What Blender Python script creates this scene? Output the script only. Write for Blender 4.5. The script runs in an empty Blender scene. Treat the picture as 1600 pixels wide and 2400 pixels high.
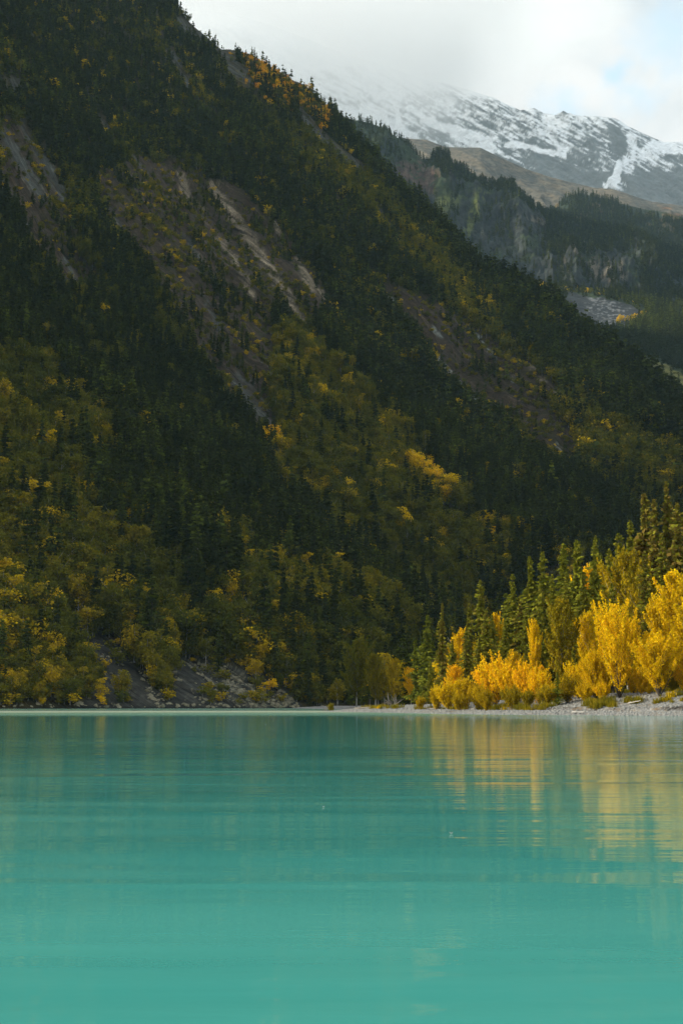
import bpy, math, random
import numpy as np
from mathutils import Vector, Euler
rng = np.random.default_rng(7)
random.seed(7)
R = math.radians

# ------------------------------------------------------------------ camera
CAM_H = 1.1
F = 3333.33                      # focal length in photograph pixels (1600 x 2400)
PITCH = math.atan((1653 - 1200) / F)
scn = bpy.context.scene
cam_d = bpy.data.cameras.new("camera")
cam = bpy.data.objects.new("camera", cam_d)
scn.collection.objects.link(cam)
cam.location = (0, 0, CAM_H)
cam.rotation_euler = (R(90) + PITCH, 0, 0)
cam_d.sensor_fit = 'VERTICAL'
cam_d.sensor_height = 36.0
cam_d.lens = 36.0 * F / 2400.0
cam_d.clip_start = 0.1
cam_d.clip_end = 60000
scn.camera = cam
scn.render.engine = 'CYCLES'
scn.view_settings.view_transform = 'Standard'
scn.view_settings.look = 'None'
scn.view_settings.gamma = 1.0
scn.view_settings.exposure = 0.74
scn.cycles.max_bounces = 6
scn.cycles.diffuse_bounces = 2
scn.cycles.glossy_bounces = 2
scn.cycles.transmission_bounces = 2
scn.cycles.transparent_max_bounces = 6
scn.cycles.volume_bounces = 4
scn.cycles.volume_step_rate = 2.0
scn.cycles.volume_max_steps = 64
scn.cycles.use_denoising = True
scn.cycles.sample_clamp_indirect = 4.0

# ------------------------------------------------------------------ sun and sky
SUN_AZ, SUN_EL = -93.0, 21.0       # azimuth from the view direction (+Y), negative = left
sd = Vector((math.sin(R(SUN_AZ)) * math.cos(R(SUN_EL)), math.cos(R(SUN_AZ)) * math.cos(R(SUN_EL)), math.sin(R(SUN_EL))))
sl = bpy.data.lights.new("sun", 'SUN')
sl.energy = 5.0
sl.angle = R(0.6)
sl.color = (1.0, 0.90, 0.72)
so = bpy.data.objects.new("sun", sl)
scn.collection.objects.link(so)
so.rotation_euler = sd.to_track_quat('Z', 'Y').to_euler()

world = bpy.data.worlds.new("World")
scn.world = world
world.use_nodes = True


def ray(px, py):
    X = (px - 800) / F
    Y = (1200 - py) / F
    c, s = math.cos(PITCH), math.sin(PITCH)
    dx = X
    dy = c - Y * s
    dz = s + Y * c
    return np.arctan2(dx, dy), dz / np.hypot(dx, dy)


def project(x, y, z):
    c, s = math.cos(PITCH), math.sin(PITCH)
    z = z - CAM_H
    f = y * c + z * s
    u = -y * s + z * c
    f = np.maximum(f, 1e-3)
    return 800 + F * x / f, 1200 - F * u / f


def raydir(px, py):
    a, t = ray(px, py)
    v = Vector((math.sin(a), math.cos(a), t))
    return v.normalized()


class NT:
    """small helper for shader node trees"""
    def __init__(s, tree):
        s.t = tree
        s.n = tree.nodes
        s.l = tree.links
        s.n.clear()

    def new(s, typ, **kw):
        n = s.n.new(typ)
        for k, v in kw.items():
            setattr(n, k, v)
        return n

    def link(s, a, b):
        s.l.new(a, b)

    def val(s, sock, v):
        if isinstance(v, bpy.types.NodeSocket):
            s.l.new(v, sock)
        else:
            sock.default_value = v

    def math(s, op, a, b=None, c=None, clamp=False):
        n = s.new('ShaderNodeMath', operation=op, use_clamp=clamp)
        s.val(n.inputs[0], a)
        if b is not None:
            s.val(n.inputs[1], b)
        if c is not None:
            s.val(n.inputs[2], c)
        return n.outputs[0]

    def mix(s, f, a, b, mode='MIX'):
        n = s.new('ShaderNodeMix', data_type='RGBA', blend_type=mode)
        s.val(n.inputs[0], f)
        s.val(n.inputs[6], a if isinstance(a, bpy.types.NodeSocket) else (*a, 1))
        s.val(n.inputs[7], b if isinstance(b, bpy.types.NodeSocket) else (*b, 1))
        return n.outputs[2]

    def noise(s, vec, scale, detail=4, rough=0.55, dist=0.0, ntype=None):
        n = s.new('ShaderNodeTexNoise')
        if vec is not None:
            s.link(vec, n.inputs['Vector'])
        n.inputs['Scale'].default_value = scale
        n.inputs['Detail'].default_value = detail
        n.inputs['Roughness'].default_value = rough
        n.inputs['Distortion'].default_value = dist
        return n.outputs[0]

    def ramp(s, f, stops, interp='LINEAR'):
        n = s.new('ShaderNodeValToRGB')
        e = n.color_ramp.elements
        n.color_ramp.interpolation = interp
        while len(e) < len(stops):
            e.new(0.5)
        for i, (p, c) in enumerate(stops):
            e[i].position = p
            e[i].color = (*c, 1) if len(c) == 3 else c
        s.link(f, n.inputs[0])
        return n.outputs[0]

    def smooth(s, v, a, b, lo=0.0, hi=1.0):
        n = s.new('ShaderNodeMapRange', interpolation_type='SMOOTHSTEP')
        s.val(n.inputs[0], v)
        n.inputs[1].default_value = a
        n.inputs[2].default_value = b
        n.inputs[3].default_value = lo
        n.inputs[4].default_value = hi
        return n.outputs[0]


# world: clear sky above broken cloud
w = NT(world.node_tree)
out = w.new('ShaderNodeOutputWorld')
bg = w.new('ShaderNodeBackground')
sky = w.new('ShaderNodeTexSky', sky_type='NISHITA')
sky.sun_disc = False
sky.sun_elevation = R(SUN_EL)
sky.sun_rotation = R(SUN_AZ)
sky.dust_density = 1.0
tc = w.new('ShaderNodeTexCoord')
mp = w.new('ShaderNodeMapping')
mp.inputs['Scale'].default_value = (1, 1, 1.7)
w.link(tc.outputs['Generated'], mp.inputs[0])
n1 = w.noise(mp.outputs[0], 5.0, 7, 0.55, 0.4)
n2 = w.noise(mp.outputs[0], 2.3, 3, 0.5, 0.2)
cloudcol = w.ramp(n1, [(0.38, (4.2, 4.6, 4.75)), (0.46, (5.3, 5.6, 5.7)), (0.53, (6.2, 6.35, 6.3)), (0.62, (7.4, 7.3, 7.05))])
# cover: solid cloud over the view, breaking up overhead
sep = w.new('ShaderNodeSeparateXYZ')
w.link(tc.outputs['Generated'], sep.inputs[0])
up = w.smooth(sep.outputs[2], 0.50, 0.80)
thr = w.math('MULTIPLY_ADD', up, 0.12, 0.26)
cov = w.math('SUBTRACT', n2, thr)
cov = w.smooth(cov, -0.02, 0.12)
for (hx, hy, rad) in ((1580, 70, 0.016), (1318, 248, 0.010), (1472, 218, 0.010), (1440, 190, 0.006)):
    d = raydir(hx, hy)
    vs = w.new('ShaderNodeVectorMath', operation='DISTANCE')
    nrm = w.new('ShaderNodeVectorMath', operation='NORMALIZE')
    w.link(tc.outputs['Generated'], nrm.inputs[0])
    w.link(nrm.outputs[0], vs.inputs[0])
    vs.inputs[1].default_value = d
    dd = w.math('MULTIPLY_ADD', w.math('SUBTRACT', w.noise(tc.outputs['Generated'], 45, 6), 0.5), 0.06, vs.outputs['Value'])
    hole = w.smooth(dd, -0.01, rad * 2.8)
    hole = w.math('MULTIPLY_ADD', hole, 0.6, 0.4)
    cov = w.math('MULTIPLY', cov, hole)
skyb = w.mix(1.0, sky.outputs[0], (1.0, 1.0, 1.0), 'MULTIPLY')
cloudcol = w.mix(1.0, cloudcol, w.math('MULTIPLY_ADD', w.smooth(sep.outputs[2], 0.50, 0.75), 0.55, 1.0), 'MULTIPLY')  # cloud overhead, out of view, brightened to add fill on the hillside
skyb = w.mix(1.0, skyb, (3.2, 4.6, 5.2), 'ADD')
col = w.mix(cov, skyb, cloudcol)
w.link(col, bg.inputs[0])
bg.inputs[1].default_value = 0.085
w.link(bg.outputs[0], out.inputs[0])


# ------------------------------------------------------------------ numpy noise
def _hash(ix, iy, seed):
    h = (ix.astype(np.int64) * 374761393 + iy.astype(np.int64) * 668265263 + seed * 974711) & 0xffffffff
    h = ((h ^ (h >> 13)) * 1274126177) & 0xffffffff
    h = (h ^ (h >> 16)) & 0xffffffff
    return h.astype(np.float64) / 4294967295.0


def vnoise(x, y, seed=0):
    x = np.asarray(x, float)
    y = np.asarray(y, float)
    ix = np.floor(x)
    iy = np.floor(y)
    fx = x - ix
    fy = y - iy
    fx = fx * fx * fx * (fx * (fx * 6 - 15) + 10)
    fy = fy * fy * fy * (fy * (fy * 6 - 15) + 10)
    a = _hash(ix, iy, seed)
    b = _hash(ix + 1, iy, seed)
    c = _hash(ix, iy + 1, seed)
    d = _hash(ix + 1, iy + 1, seed)
    return (a * (1 - fx) + b * fx) * (1 - fy) + (c * (1 - fx) + d * fx) * fy


def fbm(x, y, oct=4, seed=0, gain=0.5):
    s = 0
    a = 1
    t = 0
    x = np.asarray(x, float)
    y = np.asarray(y, float)
    for i in range(oct):
        s = s + a * vnoise(x, y, seed + i * 17)
        t += a
        a *= gain
        x, y = x * 1.62 + y * 1.18 + 11.3, y * 1.62 - x * 1.18 + 5.7
    return s / t


def ridged(x, y, oct=4, seed=0, gain=0.55):
    s = 0
    a = 1
    t = 0
    x = np.asarray(x, float)
    y = np.asarray(y, float)
    for i in range(oct):
        s = s + a * (1 - np.abs(2 * vnoise(x, y, seed + i * 31) - 1))
        t += a
        a *= gain
        x, y = x * 2.03 + 3.1, y * 2.03 + 7.9
    return s / t


def sstep(v, a, b):
    t = np.clip((v - a) / (b - a), 0, 1)
    return t * t * (3 - 2 * t)


def in_poly(px, py, poly):
    inside = np.zeros(np.shape(px), bool)
    n = len(poly)
    for i in range(n):
        x1, y1 = poly[i]
        x2, y2 = poly[(i + 1) % n]
        if y1 == y2:
            continue
        c = ((y1 > py) != (y2 > py)) & (px < (x2 - x1) * (py - y1) / (y2 - y1) + x1)
        inside ^= c
    return inside


def seg_dist(px, py, pts):
    d = np.full(np.shape(px), 1e9)
    for (x1, y1), (x2, y2) in zip(pts[:-1], pts[1:]):
        vx, vy = x2 - x1, y2 - y1
        t = np.clip(((px - x1) * vx + (py - y1) * vy) / (vx * vx + vy * vy), 0, 1)
        d = np.minimum(d, np.hypot(px - x1 - t * vx, py - y1 - t * vy))
    return d


def warp(px, py, amp=14, sc=40, seed=3):
    return (px + amp * 2 * (fbm(px / sc, py / sc, 3, seed) - 0.5), py + amp * 2 * (fbm(px / sc, py / sc, 3, seed + 9) - 0.5))


# ------------------------------------------------------------------ mesh helpers
COL = scn.collection


def mesh_from(name, v, f, mats, midx=None, smooth=False):
    """v (n,3); f list of faces or int array (m,k)"""
    me = bpy.data.meshes.new(name)
    v = np.asarray(v, np.float32)
    f = np.asarray(f, np.int32)
    k = f.shape[1]
    me.vertices.add(len(v))
    me.vertices.foreach_set("co", v.ravel())
    me.loops.add(f.size)
    me.loops.foreach_set("vertex_index", f.ravel())
    me.polygons.add(len(f))
    me.polygons.foreach_set("loop_start", np.arange(0, f.size, k, dtype=np.int32))
    if midx is not None:
        me.polygons.foreach_set("material_index", np.asarray(midx, np.int32))
    me.polygons.foreach_set("use_smooth", np.full(len(f), smooth))
    me.update(calc_edges=True)
    for m in mats:
        me.materials.append(m)
    return me


def add_obj(name, me, parent=None, **props):
    o = bpy.data.objects.new(name, me)
    COL.objects.link(o)
    if parent is not None:
        o.parent = parent
    for k, v in props.items():
        o[k] = v
    return o


def grid_faces(nu, nv):
    i = np.arange(nu - 1)[:, None]
    j = np.arange(nv - 1)[None, :]
    a = i * nv + j
    return np.stack([a, a + nv, a + nv + 1, a + 1], -1).reshape(-1, 4)


def grid_mesh(name, X, Y, Z, col, mat, kind='structure'):
    nu, nv = X.shape
    me = mesh_from(name, np.stack([X, Y, Z], -1).reshape(-1, 3), grid_faces(nu, nv), [mat], smooth=True)
    if col is not None:
        at = me.color_attributes.new("rockcol", 'FLOAT_COLOR', 'POINT')
        c = np.ones((nu * nv, 4), np.float32)
        c[:, :3] = np.clip(col.reshape(-1, 3), 0, 1)
        at.data.foreach_set("color", c.ravel())
    return add_obj(name, me, kind=kind)


# ------------------------------------------------------------------ materials
def principled(nt, col, rough=0.9, spec=0.2):
    p = nt.new('ShaderNodeBsdfPrincipled')
    nt.val(p.inputs['Base Color'], col if isinstance(col, bpy.types.NodeSocket) else (*col, 1))
    nt.val(p.inputs['Roughness'], rough)
    p.inputs['Specular IOR Level'].default_value = spec
    return p


def mat_new(name):
    m = bpy.data.materials.new(name)
    m.use_nodes = True
    return m, NT(m.node_tree)


def mat_terrain(name, nscale, bump, amt=0.6, rough=0.95, strata=False):
    m, t = mat_new(name)
    o = t.new('ShaderNodeOutputMaterial')
    a = t.new('ShaderNodeAttribute', attribute_name="rockcol")
    tc = t.new('ShaderNodeTexCoord')
    n = t.noise(tc.outputs['Object'], nscale, 6, 0.65)
    f = t.ramp(n, [(0.25, (1 - amt,) * 3), (0.5, (1, 1, 1)), (0.78, (1 + amt * 1.1,) * 3)])
    c = t.mix(1.0, a.outputs['Color'], f, 'MULTIPLY')
    if strata:                      # bedding slabs and ledges running down the slope
        m1 = t.new('ShaderNodeMapping')
        m1.inputs['Rotation'].default_value = (0, 0, R(-45))
        t.link(tc.outputs['Object'], m1.inputs[0])
        m2 = t.new('ShaderNodeMapping')
        m2.inputs['Scale'].default_value = (0.42, 0.016, 0.02)
        t.link(m1.outputs[0], m2.inputs[0])
        sn = t.noise(m2.outputs[0], 1.0, 5, 0.7, 0.4)
        c = t.mix(1.0, c, t.ramp(sn, [(0.34, (0.15,) * 3), (0.44, (0.85,) * 3), (0.56, (1.0,) * 3), (0.68, (2.2,) * 3)]), 'MULTIPLY')
        n = t.math('MULTIPLY_ADD', sn, 2.2, n)
    p = principled(t, c, rough, 0.15)
    b = t.new('ShaderNodeBump')
    b.inputs['Distance'].default_value = bump
    b.inputs['Strength'].default_value = 0.8
    t.link(n, b.inputs['Height'])
    t.link(b.outputs[0], p.inputs['Normal'])
    t.link(p.outputs[0], o.inputs[0])
    return m


def mat_leaf(name, stops, transl=0.35, vary=0.35, nsc=3.0, wav=0.0):
    """foliage: base colour from the tree's own 'tint', broken up per leaf clump"""
    m, t = mat_new(name)
    o = t.new('ShaderNodeOutputMaterial')
    a = t.new('ShaderNodeAttribute', attribute_name="tint", attribute_type='INSTANCER')
    lf = t.new('ShaderNodeAttribute', attribute_name="leafvar")
    v = t.math('MULTIPLY_ADD', t.math('SUBTRACT', lf.outputs['Fac'], 0.5), vary, a.outputs['Fac'], clamp=True)
    c = t.ramp(v, stops)
    l2 = t.new('ShaderNodeAttribute', attribute_name="leafval")
    br = t.math('MULTIPLY_ADD', l2.outputs['Fac'], 0.8, 0.68)
    c = t.mix(1.0, c, br, 'MULTIPLY')
    d = t.new('ShaderNodeBsdfDiffuse')
    t.link(c, d.inputs[0])
    tr = t.new('ShaderNodeBsdfTranslucent')
    t.link(c, tr.inputs[0])
    mx = t.new('ShaderNodeMixShader')
    mx.inputs[0].default_value = transl
    t.link(d.outputs[0], mx.inputs[1])
    t.link(tr.outputs[0], mx.inputs[2])
    t.link(mx.outputs[0], o.inputs[0])
    return m


def mat_plain(name, col, col2, scale=4.0, rough=0.9, spec=0.2):
    m, t = mat_new(name)
    o = t.new('ShaderNodeOutputMaterial')
    tc = t.new('ShaderNodeTexCoord')
    n = t.noise(tc.outputs['Object'], scale, 5, 0.65)
    c = t.ramp(n, [(0.35, col), (0.65, col2)])
    p = principled(t, c, rough, spec)
    b = t.new('ShaderNodeBump')
    b.inputs['Distance'].default_value = 0.04
    t.link(n, b.inputs['Height'])
    t.link(b.outputs[0], p.inputs['Normal'])
    t.link(p.outputs[0], o.inputs[0])
    return m


M_hill = mat_terrain("rocky forest soil", 0.30, 1.2, strata=True)
M_far = mat_terrain("far rock", 0.05, 10.0, 0.75)
M_snow = mat_terrain("snowy rock", 0.03, 18.0, 0.3)
M_conifer = mat_leaf("spruce needles", [(0.0, (0.021, 0.029, 0.008)), (0.3, (0.036, 0.042, 0.007)), (0.5, (0.085, 0.105, 0.014)), (0.8, (0.175, 0.175, 0.014)), (1.0, (0.13, 0.09, 0.02))], 0.2, 0.3)  # brighter stops put sunlight into the needle colour
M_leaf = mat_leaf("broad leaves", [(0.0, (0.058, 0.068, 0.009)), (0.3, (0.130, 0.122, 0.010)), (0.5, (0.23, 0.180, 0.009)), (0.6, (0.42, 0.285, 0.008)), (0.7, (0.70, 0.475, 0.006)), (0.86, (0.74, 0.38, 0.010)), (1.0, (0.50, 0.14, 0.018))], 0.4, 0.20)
M_bark = mat_plain("dark bark", (0.035, 0.028, 0.022), (0.09, 0.075, 0.06))
M_birch = mat_plain("pale bark", (0.16, 0.15, 0.13), (0.42, 0.40, 0.35), 8)
M_drift = mat_plain("weathered driftwood", (0.30, 0.27, 0.23), (0.55, 0.52, 0.47), 6)
M_snag = mat_plain("grey snag wood", (0.10, 0.09, 0.075), (0.24, 0.22, 0.19), 6)
M_stone = mat_plain("pale shore stones", (0.12, 0.12, 0.115), (0.32, 0.32, 0.30), 1.2)
M_boulder = mat_plain("ochre boulders", (0.10, 0.09, 0.06), (0.28, 0.25, 0.17), 0.35)


# ------------------------------------------------------------------ near hillside
def azte(pl):
    a = np.array([ray(x, y) for x, y in pl])
    return a[:, 0], a[:, 1]


NEAR_SIL = [(-420, -520), (0, -400), (200, -170), (330, -50), (408, 14), (459, 66), (490, 92), (515, 116), (541, 120), (582, 128), (622, 152), (663, 175), (714, 200),
            (750, 228), (776, 262), (800, 284), (843, 340), (889, 387), (930, 443), (970, 472), (1010, 507), (1044, 541), (1090, 600), (1136, 645),
            (1188, 668), (1234, 692), (1300, 730), (1336, 775), (1387, 806), (1432, 845), (1489, 888), (1529, 930), (1565, 965), (1600, 985), (1750, 1060), (2200, 1300)]
_sa, _st = azte(NEAR_SIL)
_R0A = np.radians([-75, -60, -45, -25, -13.5, -6, 0, 6, 13.5, 22, 40])
_R0 = np.array([390, 390, 405, 470, 480, 510, 560, 640, 720, 800, 900.])
_R1A = np.radians([-75, -45, -25, -13.5, -6.8, 0, 5, 9, 13.5, 22, 40])
_R1 = np.array([720, 720, 1600, 1900, 1850, 1800, 1700, 1550, 1300, 1200, 1200.])


def hill_z(az, r, detail=True):
    r0 = np.interp(az, _R0A, _R0)
    r1 = np.interp(az, _R1A, _R1)
    te = np.interp(az, _sa, _st) * (1 + 0.5 * sstep(-az, R(30), R(45)))  # unseen left nose steepened to place the shadow edge
    fade = sstep(az, R(-67), R(-59))  # nose cut short so the sun reaches the spit
    z1 = te * r1 * (0.02 + 0.98 * fade)
    t = (r - r0) / (r1 - r0)
    tc_ = np.clip(t, -1, 1)
    f = np.where(tc_ > 0, 0.55 * tc_ + 0.45 * tc_ * tc_, 0.45 * tc_)
    z = z1 * f
    # behind the crest: unseen shoulder kept high on the left to shade the far ridges, falling away on the right
    over = np.clip(t - 1, 0, 10)
    hold = 1 - sstep(az, R(-6), R(6))
    z = z - z1 * (over * over * (0.35 + 0.9 * (1 - hold)))
    x = np.sin(az) * r
    y = np.cos(az) * r
    q = (x + y) * 0.7071
    s = (y - x) * 0.7071
    w0 = sstep(t, 0.0, 0.10) * (1 - 0.75 * sstep(t, 0.80, 1.0)) * fade
    z = z + w0 * (46 * (fbm(q / 150, s / 520, 3, 5) - 0.5) + 26 * (ridged(q / 46, s / 300, 3, 8) - 0.6) + 14 * (fbm(x / 40, y / 40, 3, 13) - 0.5))
    if detail:
        w1 = sstep(t, 0.0, 0.05) * (1 - 0.6 * sstep(t, 0.85, 1.0)) * fade
        z = z + w1 * (6.0 * (ridged(q / 11, s / 70, 3, 18) - 0.6) + 3.5 * (fbm(x / 7, y / 7, 3, 23) - 0.5))
    return z


# masks on the hillside, in the photograph's pixel coordinates of each terrain point
TALUS = [[(225, 400), (330, 360), (470, 400), (560, 560), (640, 740), (640, 1010), (590, 1030), (500, 900), (380, 700), (250, 520)],
         [(470, 420), (560, 440), (680, 560), (780, 720), (740, 790), (640, 740), (560, 600)],
         [(900, 660), (1010, 700), (1180, 820), (1330, 1010), (1380, 1130), (1290, 1110), (1150, 1000), (1000, 850)],
         [(0, 280), (60, 300), (170, 520), (230, 690), (160, 700), (40, 520), (0, 440)],
         [(1180, 820), (1260, 860), (1340, 950), (1300, 960), (1230, 890)]]
SCREE = [[(95, 1440), (190, 1450), (290, 1520), (350, 1600), (430, 1665), (170, 1665), (240, 1600), (150, 1520)],
         [(365, 1530), (450, 1545), (560, 1560), (650, 1600), (715, 1665), (370, 1665), (410, 1600)],
         [(1020, 1185), (1080, 1200), (1120, 1250), (1070, 1265), (1030, 1230)]]
TAN = [([(500, 430), (530, 480), (590, 560), (640, 640), (680, 700), (715, 770)], 15), ([(425, 410), (440, 455)], 14), ([(465, 470), (480, 490)], 8), ([(515, 565), (560, 620), (590, 690)], 11),
       ([(690, 610), (740, 680), (775, 700)], 12), ([(545, 500), (600, 590)], 16), ([(645, 520), (660, 560)], 7), ([(1240, 858), (1290, 905), (1332, 952)], 7), ([(120, 880), (160, 940)], 6)]
PALE = [([(880, 678), (905, 700), (930, 722)], 9), ([(935, 725), (960, 760)], 6), ([(965, 772), (1030, 845), (1060, 880), (1100, 930), (1165, 978)], 6), ([(1085, 925), (1150, 965)], 5), ([(1012, 768), (1035, 792)], 6),
        ([(1165, 980), (1215, 1045), (1275, 1105)], 4), ([(1100, 760), (1150, 830), (1210, 905)], 4), ([(1300, 1040), (1345, 1085), (1378, 1130)], 3)]
GREY = [([(203, 212), (225, 250), (245, 290), (270, 345)], 9), ([(0, 195), (45, 205)], 24), ([(285, 250), (300, 280)], 6), ([(0, 300), (50, 380), (100, 460)], 16), ([(40, 260), (75, 330), (110, 400)], 10), ([(100, 360), (150, 470)], 14),
        ([(0, 430), (60, 520)], 12), ([(420, 55), (510, 105), (576, 205)], 18), ([(540, 130), (585, 200)], 12), ([(560, 890), (600, 950), (640, 1010)], 26), ([(470, 690), (520, 770)], 8), ([(300, 350), (330, 390)], 6),
        ([(405, 130), (440, 200)], 12), ([(700, 260), (760, 330), (850, 400)], 14), ([(250, 480), (290, 540)], 6), ([(430, 550), (480, 620)], 5), ([(60, 560), (110, 650)], 10), ([(880, 480), (960, 590)], 10), ([(150, 600), (180, 660)], 8)]
DECID = [([(620, 770), (730, 790), (860, 900), (960, 1040), (1010, 1120), (1100, 1230), (1190, 1310), (1200, 1430), (1000, 1440), (900, 1330), (760, 1280), (660, 1190), (600, 1060), (650, 900)], 0.93),
         ([(-200, 820), (110, 870), (250, 985), (270, 1090), (190, 1200), (330, 1330), (430, 1440), (430, 1670), (-200, 1670)], 0.93),
         ([(560, 1380), (700, 1360), (860, 1450), (900, 1670), (400, 1670), (430, 1500)], 0.85),
         ([(760, 1260), (900, 1320), (1000, 1430), (1150, 1430), (1150, 1670), (840, 1670), (800, 1450)], 0.8),
         ([(1300, 1070), (1450, 1030), (1700, 1090), (1700, 1280), (1470, 1230), (1380, 1150)], 0.9),
         ([(880, 1300), (1000, 1400), (1020, 1660), (850, 1660)], 0.6)]
DSTREAK = [([(700, 330), (800, 400), (900, 500), (1000, 610), (1120, 740), (1200, 850), (1320, 960), (1440, 1060)], 40, 0.75),
           ([(590, 150), (660, 200), (760, 260)], 34, 0.6), ([(560, 200), (700, 330)], 26, 0.4), ([(300, 330), (400, 420), (330, 620), (420, 800), (560, 900)], 60, 0.5),
           ([(0, 330), (120, 420), (250, 560), (180, 700)], 60, 0.5), ([(600, 250), (700, 420)], 30, 0.3), ([(470, 0), (360, 90), (480, 250)], 26, 0.35), ([(0, 600), (120, 720), (300, 850)], 60, 0.4)]


def hill_masks(px, py):
    wx, wy = warp(px, py, 16, 42, 3)
    tal = np.zeros(px.shape)
    for p in TALUS:
        tal = np.maximum(tal, in_poly(wx, wy, p))
    scr = np.zeros(px.shape)
    wx2, wy2 = warp(px, py, 9, 24, 31)
    for p in SCREE:
        scr = np.maximum(scr, in_poly(wx2, wy2, p))
    wx3, wy3 = warp(px, py, 9, 14, 51)

    def lines(L):
        m = np.zeros(px.shape)
        for pts, wd in L:
            d = seg_dist(wx3, wy3, pts)
            m = np.maximum(m, 1 - sstep(d, wd * 0.3, wd * 1.1))
        return m
    tan, pale, grey = lines(TAN), lines(PALE), lines(GREY)
    dec = np.interp(py, [0, 500, 900, 1400], [0.04, 0.08, 0.14, 0.30])
    wx4, wy4 = warp(px, py, 30, 90, 71)
    for p, v in DECID:
        dec = np.maximum(dec, in_poly(wx4, wy4, p) * v)
    for pts, wd, v in DSTREAK:
        dec = np.maximum(dec, v * (1 - sstep(seg_dist(wx4, wy4, pts), wd * 0.5, wd * 1.3)))
    return tal, scr, tan, pale, grey, dec


def build_hill():
    az = np.concatenate([np.radians(np.linspace(-75, -16.5, 90, endpoint=False)), np.radians(np.linspace(-16.5, 15.5, 700, endpoint=False)), np.radians(np.linspace(15.5, 40, 40))])
    t = np.concatenate([np.linspace(-0.12, 0, 6, endpoint=False), np.linspace(0, 1, 560) ** 1.25, np.linspace(1.01, 2.3, 60)])
    A, T = np.meshgrid(az, t, indexing='ij')
    r0 = np.interp(A, _R0A, _R0)
    r1 = np.interp(A, _R1A, _R1)
    Rr = r0 + T * (r1 - r0)
    Z = hill_z(A, Rr)
    X = np.sin(A) * Rr
    Y = np.cos(A) * Rr
    px, py = project(X, Y, Z)
    tal, scr, tan, pale, grey, dec = hill_masks(px, py)
    q = (X + Y) * 0.7071
    s = (Y - X) * 0.7071
    streak = fbm(q / 3.2, s / 60, 4, 91)
    patch = fbm(X / 18, Y / 18, 4, 95)
    base = np.array([0.034, 0.029, 0.011])
    brown = np.array([0.042, 0.030, 0.019])
    col = base + (np.array([0.075, 0.055, 0.02]) - base) * sstep(patch, 0.5, 0.7)[..., None] * 0.6
    mt = (tal * sstep(patch * 0.4 + streak * 0.6, 0.33, 0.48))[..., None]
    col = col * (1 - mt) + (brown * (0.55 + 0.95 * streak[..., None])) * mt
    sc3 = scr[..., None]
    bo = sstep(fbm(X / 1.6, Y / 1.6, 3, 99) * 0.6 + streak * 0.4, 0.50, 0.62)[..., None]
    second = (in_poly(px, py, [(395, 1520), (560, 1530), (720, 1665), (560, 1665)]) * 1.0)[..., None]
    scol = np.array([0.030, 0.029, 0.025]) * (0.7 + 0.7 * streak[..., None])
    scol = scol + bo * (0.08 + 0.5 * second) * np.array([0.17, 0.155, 0.10])
    col = col * (1 - sc3) + scol * sc3
    for m, c in ((grey, (0.060, 0.062, 0.054)), (tan, (0.175, 0.140, 0.095)), (pale, (0.17, 0.18, 0.16))):
        mm = (m * sstep(streak, 0.36, 0.56))[..., None]
        col = col * (1 - mm) + np.array(c) * (0.45 + 1.0 * streak[..., None]) * mm
    wet = sstep(Z, 1.5, 0.2)[..., None]
    col = col * (1 - 0.6 * wet)
    grid_mesh("hillside", X, Y, Z, col, M_hill)


build_hill()


# ------------------------------------------------------------------ far ridges
def ridge(name, sil, pxr, r0, r1, py_base, nx, nr, noise_fn, col_fn, mat, prof=1.0, back=0.5, crest_noise=0.3):
    sa, st = azte(sil)
    a0, a1 = ray(pxr[0], 700)[0], ray(pxr[1], 700)[0]
    az = np.linspace(a0, a1, nx)
    bt = np.interp(az, *azte(py_base))
    t = np.concatenate([np.linspace(0, 1, nr), 1 + back * np.linspace(0.02, 1, 24)])
    A, T = np.meshgrid(az, t, indexing='ij')
    r0a = np.interp(az, *_axis(r0))[:, None]
    r1a = np.interp(az, *_axis(r1))[:, None]
    st_ = np.interp(az, sa, st)[:, None]
    zb = bt[:, None] * r0a
    zt = st_ * r1a
    Rr = r0a + T * (r1a - r0a)
    tt = np.clip(T, 0, 1)
    Z = zb + (zt - zb) * tt ** prof
    over = np.clip(T - 1, 0, None)
    Z = Z - (zt - zb) * over * 1.1
    X = np.sin(A) * Rr
    Y = np.cos(A) * Rr
    edge = 1 - (1 - crest_noise) * sstep(tt, 0.8, 1.0)
    Z = Z + noise_fn(X, Y, A, tt) * edge
    px, py = project(X, Y, Z)
    gx = np.gradient(np.stack([X, Y, Z], -1), axis=0)
    gy = np.gradient(np.stack([X, Y, Z], -1), axis=1)
    n = np.cross(gx, gy)
    n /= np.linalg.norm(n, axis=-1, keepdims=True) + 1e-9
    n *= np.sign(n[..., 2:3] + 1e-9)
    col = col_fn(px, py, X, Y, Z, n, tt)
    grid_mesh(name, X, Y, Z, col, mat)
    sel = (T[0] <= 1.0)
    return dict(X=X[:, sel], Y=Y[:, sel], Z=Z[:, sel], px=px[:, sel], py=py[:, sel], n=n[:, sel])


def _axis(spec):
    if not isinstance(spec, (list, tuple)):
        return np.array([-2, 2.]), np.array([spec, spec], float)
    return np.array([ray(p, 700)[0] for p, _ in spec]), np.array([v for _, v in spec], float)


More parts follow.
